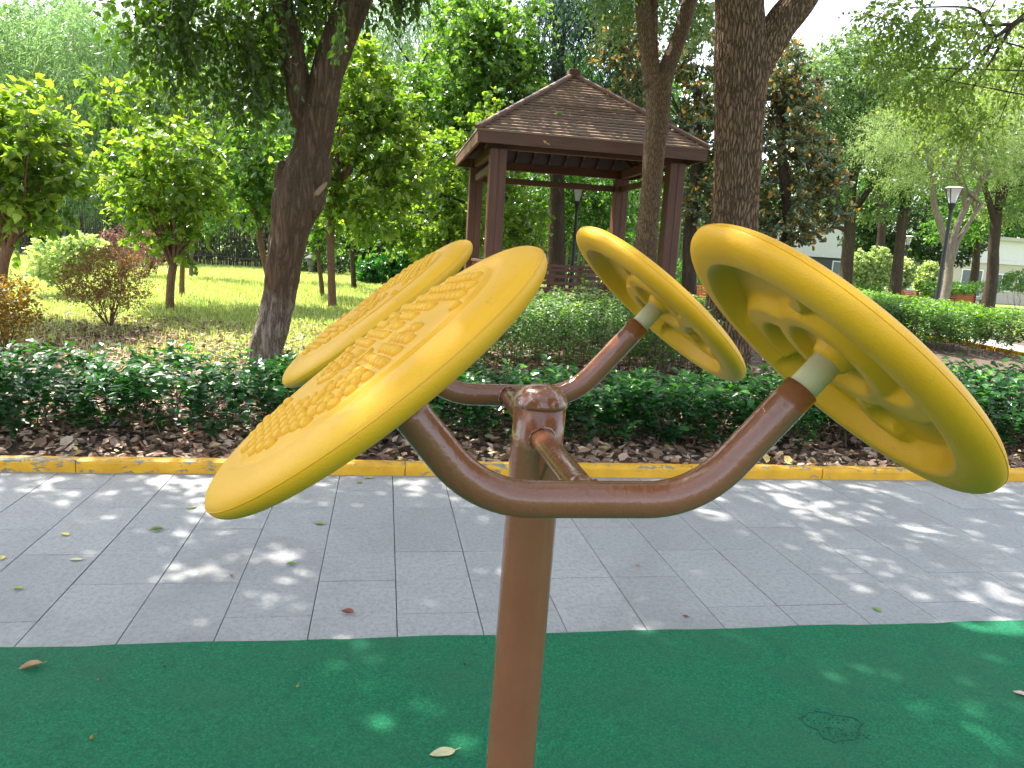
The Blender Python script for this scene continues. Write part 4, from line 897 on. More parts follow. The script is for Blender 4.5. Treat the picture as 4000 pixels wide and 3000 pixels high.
bamboo(420, 31, [[(420, 480, 5), (425, 330, 4)]], [(420, 220, 70, 55, 0, 2.5), (380, 290, 60, 60, 0, 2.5), (470, 260, 60, 60, 0, 2.4), (430, 350, 90, 60, 0, 2.5), (400, 430, 90, 40, 0, 2), (510, 350, 60, 60, 0, 2)], 26000, 'rounded silvery bamboo clump behind the vase-shaped tree', 73)
bamboo(600, 33, [[(600, 480, 5), (605, 330, 4)]], [(560, 230, 60, 60, 0, 2.5), (620, 160, 60, 60, 0, 2.5), (560, 430, 80, 50, 0, 2), (640, 330, 60, 60, 0, 2.4), (520, 130, 60, 60, 0, 2.5), (560, 330, 60, 50, 0, 2.4), (700, 250, 60, 90, 0, 2.4), (480, 60, 70, 70, 0, 2.5), (400, 110, 70, 60, 0, 2.5)], 30000, 'bamboo clump behind the fork of the twisted tree', 74)
# right hand trees
bgtree(1835, 34, [[(1833, 530, 13), (1836, 470, 12), (1838, 420, 11), (1850, 360, 8)], [(1836, 470, 8), (1870, 420, 7), (1900, 370, 5)], [(1832, 480, 7), (1812, 440, 6), (1800, 380, 5)], [(1830, 500, 6), (1805, 490, 5), (1780, 505, 3)], [(1837, 430, 6), (1830, 370, 5)]],
       [(1790, 180, 70, 60, 0, 2.5), (1870, 150, 70, 60, 0, 2.5), (1820, 250, 80, 60, 0, 2.5), (1740, 260, 50, 60, 0, 2), (1900, 230, 60, 60, 0, 2.3), (1850, 330, 80, 40, 0, 2.2), (1770, 340, 50, 40, 0, 2), (1940, 330, 50, 40, 0, 2), (1830, 110, 60, 35, 0, 2), (1720, 160, 40, 40, 0, 2), (1780, 420, 50, 40, 0, 1.6), (1900, 440, 60, 40, 0, 1.6)], 34000, .16, L_cam, M_barkd, 'leafy camphor with a dark trunk branching low, right of the magnolia', 81, nl=10, r0=.1)
bgtree(1905, 42, [[(1903, 520, 9), (1906, 450, 8), (1908, 400, 8), (1920, 340, 6)]], [(1930, 180, 70, 60, 0, 3), (1900, 270, 60, 60, 0, 3), (1960, 300, 60, 50, 0, 3), (1890, 350, 50, 40, 0, 2.5), (1990, 200, 50, 60, 0, 3)], 19000, .2, L_cam, M_barkd, 'slim straight tree between two darker leaning trunks at right', 82, nl=6, r0=.09)
bgtree(1945, 33, [[(1944, 530, 11), (1951, 470, 11), (1962, 410, 10), (1972, 360, 8)], [(1958, 420, 7), (1975, 370, 6), (1982, 320, 4)]], [(1980, 330, 50, 50, 0, 2), (1940, 390, 60, 30, 0, 2), (2000, 390, 50, 35, 0, 2), (2010, 270, 50, 50, 0, 2)], 8000, .17, L_mid, M_barkd, 'leaning dark tree left of the tall lamp', 83, nl=6, r0=.08)
bgtree(2052, 27, [[(2050, 590, 9), (2046, 540, 8.5), (2032, 490, 8), (2018, 440, 7), (2014, 380, 6), (2000, 320, 5)], [(2052, 560, 8), (2064, 500, 7), (2085, 450, 6.5), (2110, 410, 5.5), (2140, 370, 4)], [(2085, 455, 5), (2078, 410, 5), (2060, 360, 4)], [(2050, 590, 7), (2066, 530, 6), (2094, 480, 5), (2120, 440, 4)]],
       [(1930, 270, 70, 28, 0, 1.6), (2010, 240, 80, 30, 0, 1.8), (2090, 270, 80, 30, 0, 1.8), (1960, 330, 70, 25, 0, 1.6), (2040, 320, 80, 30, 0, 1.8), (2130, 320, 80, 30, 0, 1.8), (2000, 380, 70, 20, 0, 1.5), (2100, 380, 80, 22, 0, 1.5), (2190, 360, 50, 30, 0, 1.5), (2200, 280, 50, 30, 0, 1.5), (1890, 320, 40, 20, 0, 1.2), (2040, 210, 70, 26, 0, 1.8), (2140, 230, 70, 26, 0, 1.8), (1950, 390, 50, 20, 0, 1.3)], 38000, .13, L_aca, M_barkp, 'pale smooth-barked tree with feathery layers of leaves behind the tall lamp', 84, nl=20, r0=.06, tpl='narrow', flat=.85, up=.05, droop=.25, shell=.3, twig=.6)
bgtree(2150, 32, [[(2143, 600, 13), (2146, 540, 12), (2152, 480, 12), (2158, 440, 9), (2175, 380, 6)], [(2152, 490, 8), (2138, 440, 7), (2125, 400, 5)], [(2155, 460, 7), (2158, 400, 6)]], [(2160, 190, 70, 50, 0, 2.4), (2200, 260, 60, 60, 0, 2.4), (2150, 330, 70, 50, 0, 2.2), (2220, 380, 60, 50, 0, 2.2), (2120, 250, 60, 50, 0, 2.2), (2190, 450, 50, 30, 0, 2), (2210, 150, 60, 50, 0, 2)], 28000, .16, L_aca, M_barkd, 'dark forked tree near the right edge of the picture', 85, nl=10, r0=.08)
bgtree(2108, 36, [[(2106, 590, 9), (2110, 530, 8), (2118, 470, 7)]], [(2090, 470, 60, 30, 0, 2), (2060, 500, 50, 25, 0, 2), (2130, 440, 40, 30, 0, 2)], 5000, .17, L_mid, M_barkd, 'short dark tree between the pale tree and the dark forked tree', 86, nl=5, r0=.06)
# gazebo: dark trees behind it
bgtree(1280, 25, [[(1283, 530, 9), (1290, 480, 8), (1305, 430, 7)]], [(1240, 440, 70, 60, 0, 1.6), (1180, 400, 60, 50, 0, 1.6), (1320, 430, 60, 60, 0, 1.6), (1270, 380, 90, 50, 0, 1.6), (1210, 490, 50, 40, 0, 1.4), (1350, 500, 60, 50, 0, 1.5)], 8000, .13, L_mid, M_barkp, 'shaded tree with a pale leaning trunk seen through the gazebo', 87, nl=8, r0=.05, tpl='round')

def culms():
    g = np.random.default_rng(77); b = at(1250, 560, 29); b[2] = float(hz(b[0], b[1]))
    r = empty('bamboo_clump', b, 'dark thicket of upright bamboo stems behind the gazebo', 'bamboo', 'bamboo clumps behind the cane fence')
    mb = MB()
    for k in range(170):
        x = g.uniform(b[0]-6, b[0]+8); y = b[1]+g.uniform(-1.5, 2.5); z = float(hz(x, y)); l = g.normal(0, .25); h = g.uniform(3, 5.5)
        tube(mb, catmull([[x, y, z], [x+l*.4, y, z+h*.5], [x+l, y, z+h]], 3), g.uniform(.015, .035), 5, caps=False)
    mb.build('culms', plain('bamboo_culm', (.1, .12, .05), .5), r)
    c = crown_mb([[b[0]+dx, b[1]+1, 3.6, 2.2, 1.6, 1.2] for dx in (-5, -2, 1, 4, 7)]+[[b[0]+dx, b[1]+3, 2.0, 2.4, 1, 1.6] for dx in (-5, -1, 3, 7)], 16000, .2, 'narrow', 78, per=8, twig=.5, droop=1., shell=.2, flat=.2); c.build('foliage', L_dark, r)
culms()
# cane fence at the back of the lawn
def cane_fence():
    g = np.random.default_rng(5); p0, p1 = at(40, 560, 28), at(600, 566, 28)
    b = .5*(p0+p1); b[2] = float(hz(b[0], b[1])); r = empty('fence', b, 'rough fence of upright dark canes along the back of the lawn', 'fence')
    mb = MB(); n = 230
    for k in range(n):
        s = (k+g.random())/n; x = p0[0]+(p1[0]-p0[0])*s*1.0; y = p0[1]+g.normal(0, .03); z = float(hz(x, y))
        h = g.uniform(1.1, 1.75); l = g.normal(0, .07); tube(mb, [[x, y, z-.02], [x+l, y, z+h]], g.uniform(.009, .02), 5)
    mb.build('canes', plain('weathered_cane', (.05, .04, .03), .8), r)
    for hh in (.35, 1.05):
        mb = MB(); xs = np.linspace(p0[0], p1[0], 40); tube(mb, np.c_[xs, np.full(40, p0[1]-.05), hz(xs, np.full(40, p0[1]))+hh+.02*np.sin(xs*3)], .02, 6); mb.build('rail', plain('fence_rail', (.07, .055, .04), .8), r)
cane_fence()
# far wood closing the view
mb = MB()
g = np.random.default_rng(9)
bl = []
for X in np.arange(-46, 75, 4.2):
    Y = 47+g.uniform(-3, 3)
    if 20 < X: Y = 56+g.uniform(-3, 3)
    hgt = 13 if X < 26 else 9
    if 20 < X < 45: hgt = 8.5
    for z in np.arange(1.0 if X < 18 else 2.8, hgt, 2.0): bl.append([X+g.normal(0, .5), Y, z+.8, 2.8, 2., 1.7])
crown_mb(bl, 150000, .42, 'simple', 88, per=6, twig=.8, shell=.5, mb=mb, flat=.4)
mb.build('far_trees', L_mid, kind='stuff', label='mass of distant trees closing the view behind the park', cat='trees')
mb = MB(); bl = [[X, 37+g.uniform(-1, 1), 1.6, 2.2, 1.2, 1.5] for X in np.arange(-24, 14, 2.4)]+[[X, 35.5+g.uniform(-1, 1), 3.4, 2.2, 1.2, 1.3] for X in np.arange(-22, 12, 2.6)]  # undergrowth, plus an upper row of dark leaves added as background shade
crown_mb(bl, 46000, .24, 'simple', 89, per=6, twig=.5, shell=.4, mb=mb, flat=.4)
mb.build('undergrowth', L_dark, kind='stuff', label='dark undergrowth filling in the shade behind the cane fence and the gazebo', cat='undergrowth')

# ------------------------------------------------------------------ shrubs and hedges
def shrub(xb, yb, blobs, n, size, mat, label, seed, tpl='simple', name='shrub', stems=6, r0=.014, Y=None, **kw):
    b = gp(xb, yb)
    if Y is not None: b = at(xb, yb, Y); b[2] = float(hz(b[0], b[1]))
    bl = blobpx(blobs, b[1]); r = empty(name, b, label, 'shrub')
    mb = MB(); limbs(mb, [b-[0, 0, .03]], bl, stems, r0, seed, sides=6, sub=3, lift=.1); mb.build('stems', M_twig, r, smooth=True)
    k = dict(per=7, twig=.14, up=.4, droop=.2, shell=.5, flat=.5); k.update(kw)
    crown_mb(bl, n, size, tpl, seed, **k).build('foliage', mat, r); return r
shrub(238, 706, [(225, 590, 70, 45, 0, .45), (180, 610, 45, 35, 0, .4), (275, 620, 45, 40, 0, .4), (240, 560, 50, 25, 0, .35), (220, 640, 80, 22, 0, .4)], 9000, .035, L_red, 'twiggy shrub with fine red-brown leaves in front on the lawn', 91, stems=12, r0=.012)
shrub(150, 640, [(130, 555, 50, 32, 0, .5), (185, 550, 35, 35, 0, .4), (110, 580, 30, 20, 0, .4)], 3200, .08, L_wht, 'pale green-and-white shrub behind the red-brown shrub', 92, tpl='round')
shrub(262, 606, [(235, 530, 18, 28, 0, .2), (262, 520, 22, 30, 0, .2), (285, 530, 14, 26, 0, .2)], 1500, .05, L_pur, 'upright reddish barberry shrub behind the pale shrub', 93, up=1.5)
shrub(318, 600, [(318, 540, 40, 35, 0, .6), (300, 565, 40, 20, 0, .5)], 3500, .05, L_pur, 'dusky purple shrub left of the vase-shaped tree', 94)
shrub(18, 760, [(10, 640, 50, 35, 0, .4), (25, 690, 50, 30, 0, .4), (-10, 670, 40, 50, 0, .4)], 3800, .045, L_org, 'orange-tipped bush at the left edge of the picture', 95, stems=9)
shrub(830, 622, [(830, 585, 55, 28, 0, .7), (870, 565, 40, 28, 0, .6), (800, 600, 25, 18, 0, .5)], 4200, .1, L_hedge, 'rounded dark glossy bush beyond the studded wheels', 96, tpl='round', Y=21)
shrub(720, 595, [(720, 565, 60, 25, 0, .7), (660, 575, 40, 20, 0, .6)], 2600, .12, L_dark, 'low dark bush behind the crooked sapling', 97, Y=26)
# columnar shrubs by the benches
for i, (x, y, rx, ry, lab) in enumerate([(1850, 590, 34, 54, 'leftmost cream-green clipped shrub of the row behind the benches'), (1893, 584, 38, 56, 'tallest cream-green clipped shrub of the row behind the benches'), (1945, 592, 24, 38, 'loose cream-green shrub right of the tallest clipped one'), (2003, 600, 22, 38, 'cream-green shrub just left of the tall lamp pole')]):
    shrub(x, y+60, [(x, y, rx, ry, 0, .7), (x-rx*.3, y+20, rx*.8, ry*.6, 0, .6), (x+rx*.2, y-ry*.3, rx*.7, ry*.6, 0, .6)], 5200, .11, L_wht, lab, 100+i, Y=35, tip=.5, tpl='round')
shrub(2205, 640, [(2205, 608, 32, 26, 0, .8)], 2200, .09, L_green, 'small round green shrub at the right edge below the white building', 105, Y=29)
shrub(2120, 640, [(2100, 622, 60, 14, 0, .6), (2140, 620, 40, 12, 0, .6)], 2600, .08, L_mid, 'low brownish shrub behind the rightmost bench', 106, Y=34)
shrub(1880, 650, [(1870, 632, 80, 16, 0, .8), (1780, 615, 60, 22, 0, .8)], 3600, .1, L_mid, 'low green planting left of the middle benches', 107, Y=33)
shrub(2040, 640, [(2040, 622, 70, 14, 0, .8)], 2500, .1, L_mid, 'low green planting between the two right-hand benches', 108, Y=34)
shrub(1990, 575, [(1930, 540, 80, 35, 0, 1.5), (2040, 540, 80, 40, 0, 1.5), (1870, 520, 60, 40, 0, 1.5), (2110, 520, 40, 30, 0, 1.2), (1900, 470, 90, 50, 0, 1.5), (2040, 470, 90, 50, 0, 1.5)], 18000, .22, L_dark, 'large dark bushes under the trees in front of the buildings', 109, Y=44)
shrub(1560, 640, [(1480, 590, 60, 26, 0, .8), (1560, 590, 60, 26, 0, .8), (1640, 600, 60, 26, 0, .8)], 5200, .1, L_mid, 'green planting behind the bench near the gazebo', 110, Y=27)

def hedge(name, X0, X1, Y0, Y1, hf, n, size, mat, label, seed, tpl='oval', stems=60, bottom=.35, top_new=.6, zf=hz, stemr=.006, spray=.0, xf=None):
    """top-heavy hedge: leaves in rosettes on upright shoots, thinning towards the bare stems at its foot"""
    g = np.random.default_rng(seed); cx, cy = .5*(X0+X1), .5*(Y0+Y1)
    if xf: cx, cy = xf(cx, cy)
    b = (cx, cy, float(zf(cx, cy)))
    r = empty(name, b, label, 'hedge'); mb = MB()
    sx = g.uniform(X0, X1, stems); sy = g.uniform(Y0+.08, Y1-.08, stems)
    for x, y in zip(sx, sy):
        h = hf(x)*g.uniform(.75, .98); l = g.normal(0, .06, 2)
        if xf: x, y = xf(x, y)
        z = float(zf(x, y))
        Pm = np.array([x+l[0]*.6, y+l[1]*.6, z+h*.5]); tube(mb, catmull([[x, y, z-.02], Pm, [x+l[0]*1.6, y+l[1]*1.6, z+h]], 3), np.linspace(stemr, stemr*.5, 7), 5, caps=False)
        for q in range(3):
            e = Pm+np.array([g.normal(0, .1), g.normal(0, .1), h*g.uniform(.15, .45)]); tube(mb, [Pm-[0, 0, h*.1*q], .5*(Pm+e)+[0, 0, -.01], e], stemr*.45, 4, caps=False)
    mb.build('stems', M_twig, r)
    per = 8; m = n//per; x = g.uniform(X0, X1, m); v = g.random(m)
    cl = snoise(np.c_[x*2.1, np.zeros(m), np.zeros(m)], 1., seed)
    u = 1-(1-bottom)*g.random(m)**1.25
    u = np.where(g.random(m) < .04, u*.6, u)
    y = Y0+(Y1-Y0)*g.beta(.8, .8, m); hh = hf(x)*(1+.07*cl+spray*(g.random(m) < .08)*g.random(m))
    if xf: x, y = xf(x, y)
    z = zf(x, y)+hh*u
    P = np.c_[x, y, z]; c = MB(); up = np.c_[g.normal(0, .35, m), g.normal(0, .35, m)-.15, np.ones(m)]; up /= np.linalg.norm(up, axis=1)[:, None]
    for k in range(per):
        a = k*2.4+g.uniform(0, 6.28, m); sd = np.c_[np.cos(a), np.sin(a), np.zeros(m)]
        D = sd+up*g.uniform(-.15, .75, m)[:, None]; Q = P+up*(k*.25*size)
        N_ = up+.25*rdir(g, m); ti = np.clip(.55*g.random(m)+top_new*(u-.78)*2*(g.random(m) < .5)+.06*k*top_new*.5, 0, 1)
        leaves(c, Q, D, N_, size*g.uniform(.6, 1.15, m), tpl, ti)
    c.build('foliage', mat, r); return r
hf1 = lambda x: np.interp(x, [-6, -2, 0, 2.5, 4, 5.5, 7, 12], [.48, .45, .45, .43, .46, .52, .6, .64])
hedge('hedge', -6.5, .95, 6.0, 7.1, hf1, 13500, .1, L_hedge, 'dark glossy leggy hedge left of the exercise post, behind the yellow kerb', 121, stems=110, bottom=.12, top_new=.55, spray=.35)
hedge('hedge', 1.0, 4.9, 6.0, 7.1, hf1, 7800, .1, L_hedge, 'glossy leggy hedge right of the exercise post, behind the yellow kerb', 122, stems=70, bottom=.12, top_new=.95, spray=.35)
hedge('hedge', 4.95, 11.5, 6.0, 7.4, hf1, 13000, .1, L_hedge, 'taller glossy hedge at the right edge, right of the largest wheel', 123, stems=110, bottom=.12, top_new=1., spray=.2)
hv = lambda x: .93+.04*np.sin(np.asarray(x)*2.3)
hedge('hedge', .6, 4.3, 9.1, 11.0, hv, 26000, .066, L_var, 'cream-edged variegated hedge below the gazebo seat', 124, tpl='obov', stems=120, bottom=.22, top_new=.35, spray=.16)
ha, hb = gp(1860, 694)[:2], gp(2260, 782)[:2]; hL = np.linalg.norm(hb-ha); hd = (hb-ha)/hL; hn = np.array([-hd[1], hd[0]]); hn = hn if hn[1] > 0 else -hn
print('hedge line', ha, hb)
hedge('hedge', 0, hL, .15, 2.4, lambda x: .86+.03*np.sin(np.asarray(x)*3), 42000, .085, L_rh, 'sunlit yellow-green hedge running below the tall lamp', 125, stems=170, bottom=.2, top_new=1.5, spray=.12, xf=lambda x, y: (ha[0]+hd[0]*x+hn[0]*y, ha[1]+hd[1]*x+hn[1]*y))
hedge('hedge', 5.6, 7.1, 13.4, 17.0, lambda x: .45+.0*np.asarray(x), 3500, .09, L_rh, 'short green hedge between the thick trunk and the wheels', 126, stems=40, bottom=.2, top_new=.8)

benchat(1500, 598, 22.5, .1, 'orange bench right of the gazebo, behind the yellow wheels')
benchat(1838, 612, 34, -.15, 'orange bench mostly hidden by the large wheel, below the clipped shrubs')
benchat(1962, 615, 34, -.12, 'orange bench left of the tall lamp, facing away')
benchat(2087, 624, 34, -.1, 'rightmost orange bench, right of the tall lamp')

# stone lantern on the lawn
lb = gp(671, 606); lb = at(671, 606, 25); lb[2] = float(hz(lb[0], lb[1]))
r = empty('stone_lantern', lb, 'small dark stone garden lantern on the lawn behind the saplings', 'lantern')
mb = MB(); lathe(mb, [(.14, 0), (.14, .08), (.07, .1), (.06, .28), (.12, .32)], lb, 8); mb.build('pedestal', M_stone, r)
mb = MB(); lathe(mb, [(.11, .322), (.12, .5), (.1, .51)], lb, 8); mb.build('light_box', M_stone, r)
mb = MB(); lathe(mb, [(.2, .512), (.19, .54), (.1, .6), (.04, .64), (.03, .68), (.001, .7)], lb, 8); mb.build('lantern_roof', M_stone, r)

# ------------------------------------------------------------------ buildings and cars
M_gbrick = None
def m_brick():
    m, nt, p = newmat('grey_brick'); br = nt.nodes.new('ShaderNodeTexBrick'); nt.links.new(coords(nt, kind='Generated', scale=(60, 60, 30)), br.inputs['Vector'])
    br.inputs['Color1'].default_value = (.13, .13, .15, 1); br.inputs['Color2'].default_value = (.18, .18, .2, 1); br.inputs['Mortar'].default_value = (.07, .07, .08, 1); br.inputs['Scale'].default_value = 1
    nt.links.new(br.outputs[0], p.inputs['Base Color']); p.inputs['Roughness'].default_value = .85; return m
M_gbrick = m_brick(); M_plast = plain('pale_plaster', (.62, .6, .6), .9, v=.06); M_pane = plain('window_pane', (.12, .15, .17), .15, v=.2); M_frame = plain('white_window_frame', (.75, .75, .75), .5)
def building(xl, xr, Y, zsplit, H, label, wins, depth=8, low=M_gbrick):
    a, b = at(xl, 560, Y), at(xr, 560, Y); z0 = float(hz(a[0], Y)); base = np.array([.5*(a[0]+b[0]), Y+depth/2, z0]); r = empty('building', base, label, 'building')
    mb = MB(); box(mb, (a[0], Y, z0-.2), (b[0], Y+depth, z0+zsplit)); mb.build('ground_floor_wall', low, r)
    mb = MB(); box(mb, (a[0]-.15, Y-.15, z0+zsplit+.002), (b[0]+.15, Y+depth+.15, z0+zsplit+.25)); mb.build('ledge', M_plast, r)
    mb = MB(); box(mb, (a[0], Y, z0+zsplit+.252), (b[0], Y+depth, z0+H)); mb.build('upper_wall', M_plast, r)
    mb = MB(); box(mb, (a[0]-.3, Y-.3, z0+H+.002), (b[0]+.3, Y+depth+.3, z0+H+.25)); mb.build('roof', M_conc, r)
    for (x, z, w, h) in wins:
        X = a[0]+(b[0]-a[0])*x; mb = MB()
        for lo, hi in (((X-w/2, Y-.05, z0+z), (X-w/2+.08, Y+.01, z0+z+h)), ((X+w/2-.08, Y-.05, z0+z), (X+w/2, Y+.01, z0+z+h)), ((X-w/2+.081, Y-.05, z0+z+h-.08), (X+w/2-.081, Y+.01, z0+z+h)), ((X-w/2+.081, Y-.05, z0+z), (X+w/2-.081, Y+.01, z0+z+.08)), ((X-.03, Y-.045, z0+z+.081), (X+.03, Y+.01, z0+z+h-.081))): box(mb, lo, hi)
        w_ = mb.build('window', M_frame, r)
        mb = MB(); box(mb, (X-w/2+.082, Y-.02, z0+z+.082), (X+w/2-.082, Y-.005, z0+z+h-.082)); mb.build('pane', M_pane, w_)
    return r
building(1600, 1835, 52, 2.6, 5.4, 'low grey brick house with white upper wall behind the magnolia', [(.93, .9, 1.5, 1.5), (.55, .9, 1.5, 1.4)])
building(2060, 2420, 50, 2.9, 4.6, 'low white building with a row of windows behind the trees at the right edge', [(.12, .4, 1.8, 2.0), (.3, .9, 1.6, 1.3), (.45, .9, 1.6, 1.3), (.6, .9, 1.6, 1.3)], low=plain('cream_render', (.5, .44, .38), .9))
building(1700, 1830, 95, 6, 24.5, 'pale tower block just above the treetops right of the thick trunk', [(.2+.15*i, 3+3*j, 1.4, 1.4) for i in range(5) for j in range(7)], low=M_plast)
def car(xd, yd, Y, col, yaw, label):
    p = at(xd, yd, Y); c = np.array([p[0], p[1], float(hz(p[0], p[1]))+.0]); r = empty('parked_car', c, label, 'car', 'cars parked in front of the buildings')
    ca, sa = math.cos(yaw), math.sin(yaw); T = lambda V: np.c_[V[:, 0]*ca-V[:, 1]*sa, V[:, 0]*sa+V[:, 1]*ca, V[:, 2]]+c
    prof = [(-2.15, .3), (-2.2, .6), (-2.1, .85), (-1.5, .95), (-.9, .98), (1.0, .98), (1.75, .92), (2.15, .78), (2.2, .5), (2.15, .3)]
    def ext(prof, ws, mb):
        m = len(prof); V = np.array([[x, s*w*(1 if z < .9 else .97), z] for s in (-1, 1) for (x, z), w in zip(prof, ws)])
        F = [tuple(range(m))[::-1] if False else tuple(range(m)), tuple(range(2*m-1, m-1, -1))]+[(i, m+i, m+(i+1) % m, (i+1) % m) for i in range(m)]; mb.add(T(V), F)
    mb = MB(); ext(prof, [.85]*10, mb); mb.build('body', plain('car_paint', col, .25, .3), r)
    mb = MB(); ext([(-1.35, .985), (-.75, 1.42), (.45, 1.42), (1.15, .985)], [.8, .62, .62, .8], mb); mb.build('cabin_glass', M_pane, r)
    mb = MB(); ext([(-.8, 1.4225), (-.7, 1.45), (.35, 1.45), (.5, 1.4225)], [.62, .6, .6, .62], mb); mb.build('roof', plain('car_roof', col, .25, .3), r)
    for sx in (-1.35, 1.35):
        for sy in (-.86, .86):
            mb = MB(); A = np.linspace(0, 2*np.pi, 16, endpoint=False)
            V = np.array([[sx+.31*math.cos(a), sy+q, .31+.31*math.sin(a)] for q in (-.09, .09) for a in A]); mb.add(T(V), [tuple(range(16)), tuple(range(31, 15, -1))]+[(i, (i+1) % 16, 16+(i+1) % 16, 16+i) for i in range(16)]); mb.build('wheel', M_black, r)
    for sy in (-.6, .6):
        mb = MB(); box(mb, (-2.23, sy-.15, .62), (-2.195, sy+.15, .78), yaw=yaw, c=c); mb.build('tail_light', plain('tail_light_red', (.5, .02, .02), .3), r)
    return r
car(1965, 604, 46, (.55, .68, .68), .1, 'pale blue-green parked car seen between the clipped shrubs')
car(2022, 606, 46, (.03, .03, .035), 3.05, 'dark parked car behind the tall lamp pole')

# ------------------------------------------------------------------ ground cover
g = np.random.default_rng(200)
def litter(n, fx, fy, size, name, label, seed, tlo=0., thi=1., lift=.03):
    g = np.random.default_rng(seed); x, y = fx(g, n), fy(g, n)
    z = hz(x, y)+g.random(n)**1.5*lift; a = g.uniform(0, 6.28, n); D = np.c_[np.cos(a), np.sin(a), g.normal(0, .3, n)]; N_ = np.c_[g.normal(0, .5, n), g.normal(0, .5, n), np.ones(n)]
    N_[:, 2] *= np.where(g.random(n) < .35, -1, 1)
    return x, y, z, D, N_, size*g.uniform(.45, 1.25, n), tlo+(thi-tlo)*g.random(n)
mb = MB()
def put(*a):
    x, y, z, D, N_, s, t = a
    leaves(mb, np.c_[x, y, z+.012], D, N_, s, 'litter', t)
put(*litter(17000, lambda g, n: g.uniform(-6.5, 11.5, n), lambda g, n: KY+.13+g.random(n)**1.1*3.1, .095, '', '', 201, lift=.045))
put(*litter(16000, lambda g, n: g.uniform(-7, 5.5, n), lambda g, n: 8.2+4.6*g.random(n)**1.3, .085, '', '', 202, .2, 1.))
put(*litter(2500, lambda g, n: g.uniform(3.5, 9, n), lambda g, n: g.uniform(7.6, 15, n), .08, '', '', 203))
put(*litter(900, lambda g, n: -3.5+g.normal(0, .8, n), lambda g, n: 11.3+g.normal(0, .45, n), .06, '', '', 204, 0, .5))
mb.build('leaf_litter', L_lit, kind='stuff', label='dry brown leaf litter under the hedges and trees', cat='leaf litter')
# grass
mb = MB(); n = 360000; X = g.uniform(-19, 4.5, n); Y = 8.3+g.random(n)**1.35*24; keep = (X < 1.6+(Y-9)*.2) & (X > -Y*.62-.8)
X, Y = X[keep], Y[keep]; ta = turf_amount(X, Y); nz = snoise(np.c_[X, Y, X*0], 1.6, 4)
keep = g.random(len(X)) < np.clip(ta*1.1+.25*nz-.05, .04, 1); X, Y = X[keep], Y[keep]; n = len(X)
a = g.uniform(0, 6.28, n); h = (.045+.05*g.random(n)+.015*snoise(np.c_[X, Y, X*0], 2.2, 8))*(1+Y*.012); D = np.c_[np.cos(a)*.5, np.sin(a)*.5, np.ones(n)]; N_ = np.c_[np.cos(a), np.sin(a), -.3*np.ones(n)]
leaves(mb, np.c_[X, Y, hz(X, Y)-.004], D, N_, h, 'blade', np.clip(g.normal(.5, .25, n), 0, 1)); 
# widen far blades so that they keep their cover
mb.build('grass', L_grass, kind='stuff', label='sunlit grass of the lawn on the left', cat='grass')
mb = MB(); n = 16000; X = g.uniform(-14, 3, n); Y = g.uniform(9.5, 28, n); keep = (g.random(n) < turf_amount(X, Y)*.8) & (snoise(np.c_[X, Y, X*0], 1.1, 12) > 0); X, Y = X[keep], Y[keep]; n = len(X)
a = g.uniform(0, 6.28, n); leaves(mb, np.c_[X, Y, hz(X, Y)+g.uniform(.03, .1, n)], np.c_[np.cos(a), np.sin(a), .2*np.ones(n)], np.c_[np.zeros(n), np.zeros(n), np.ones(n)]+.3*rdir(g, n), g.uniform(.03, .07, n), 'round', g.uniform(.2, .9, n))
mb.build('weeds', L_grass, kind='stuff', label='small broad-leaved weeds in the lawn', cat='weeds')
mb = MB(); n = 26000; X = g.uniform(5, 30, n); Y = g.uniform(19, 44, n); a = g.uniform(0, 6.28, n)
leaves(mb, np.c_[X, Y, hz(X, Y)], np.c_[np.cos(a)*.5, np.sin(a)*.5, np.ones(n)], np.c_[np.cos(a), np.sin(a), -.3*np.ones(n)], g.uniform(.12, .22, n), 'blade', g.random(n))
mb.build('rough_grass', L_grass, kind='stuff', label='rough grass around the benches at right', cat='grass')

# ------------------------------------------------------------------ repaired spot in the rubber surface
d = ray(1800, 1568); p = CAM+d*((.012-1.6)/d[2]); g2 = np.random.default_rng(17); mb = MB(); A = np.linspace(0, 2*np.pi, 41)[:-1]
rr = .085*(1+.12*np.sin(A*3+1)+.08*np.sin(A*5))+g2.normal(0, .003, 40)
P = np.c_[p[0]+rr*1.15*np.cos(A), p[1]+rr*np.sin(A), np.full(40, .0125)]; P = np.vstack([P, P[:1]])
tube(mb, P, np.abs(g2.normal(.0018, .001, 41))+.0006, 5, caps=False)
for k in range(70):
    a, q = g2.uniform(0, 6.28), g2.uniform(.2, 1.25)*.085; c_ = [p[0]+q*1.15*math.cos(a), p[1]+q*math.sin(a), .0125]
    lathe(mb, [(.004, -.002), (.003, .002), (.0003, .003)], c_, 5)
mb.build('rubber_crumbs', plain('dark_green_crumb', (.004, .07, .045), .9), kind='stuff', label='ring of loose dark crumbs round a repaired spot in the green rubber', cat='crumbs')

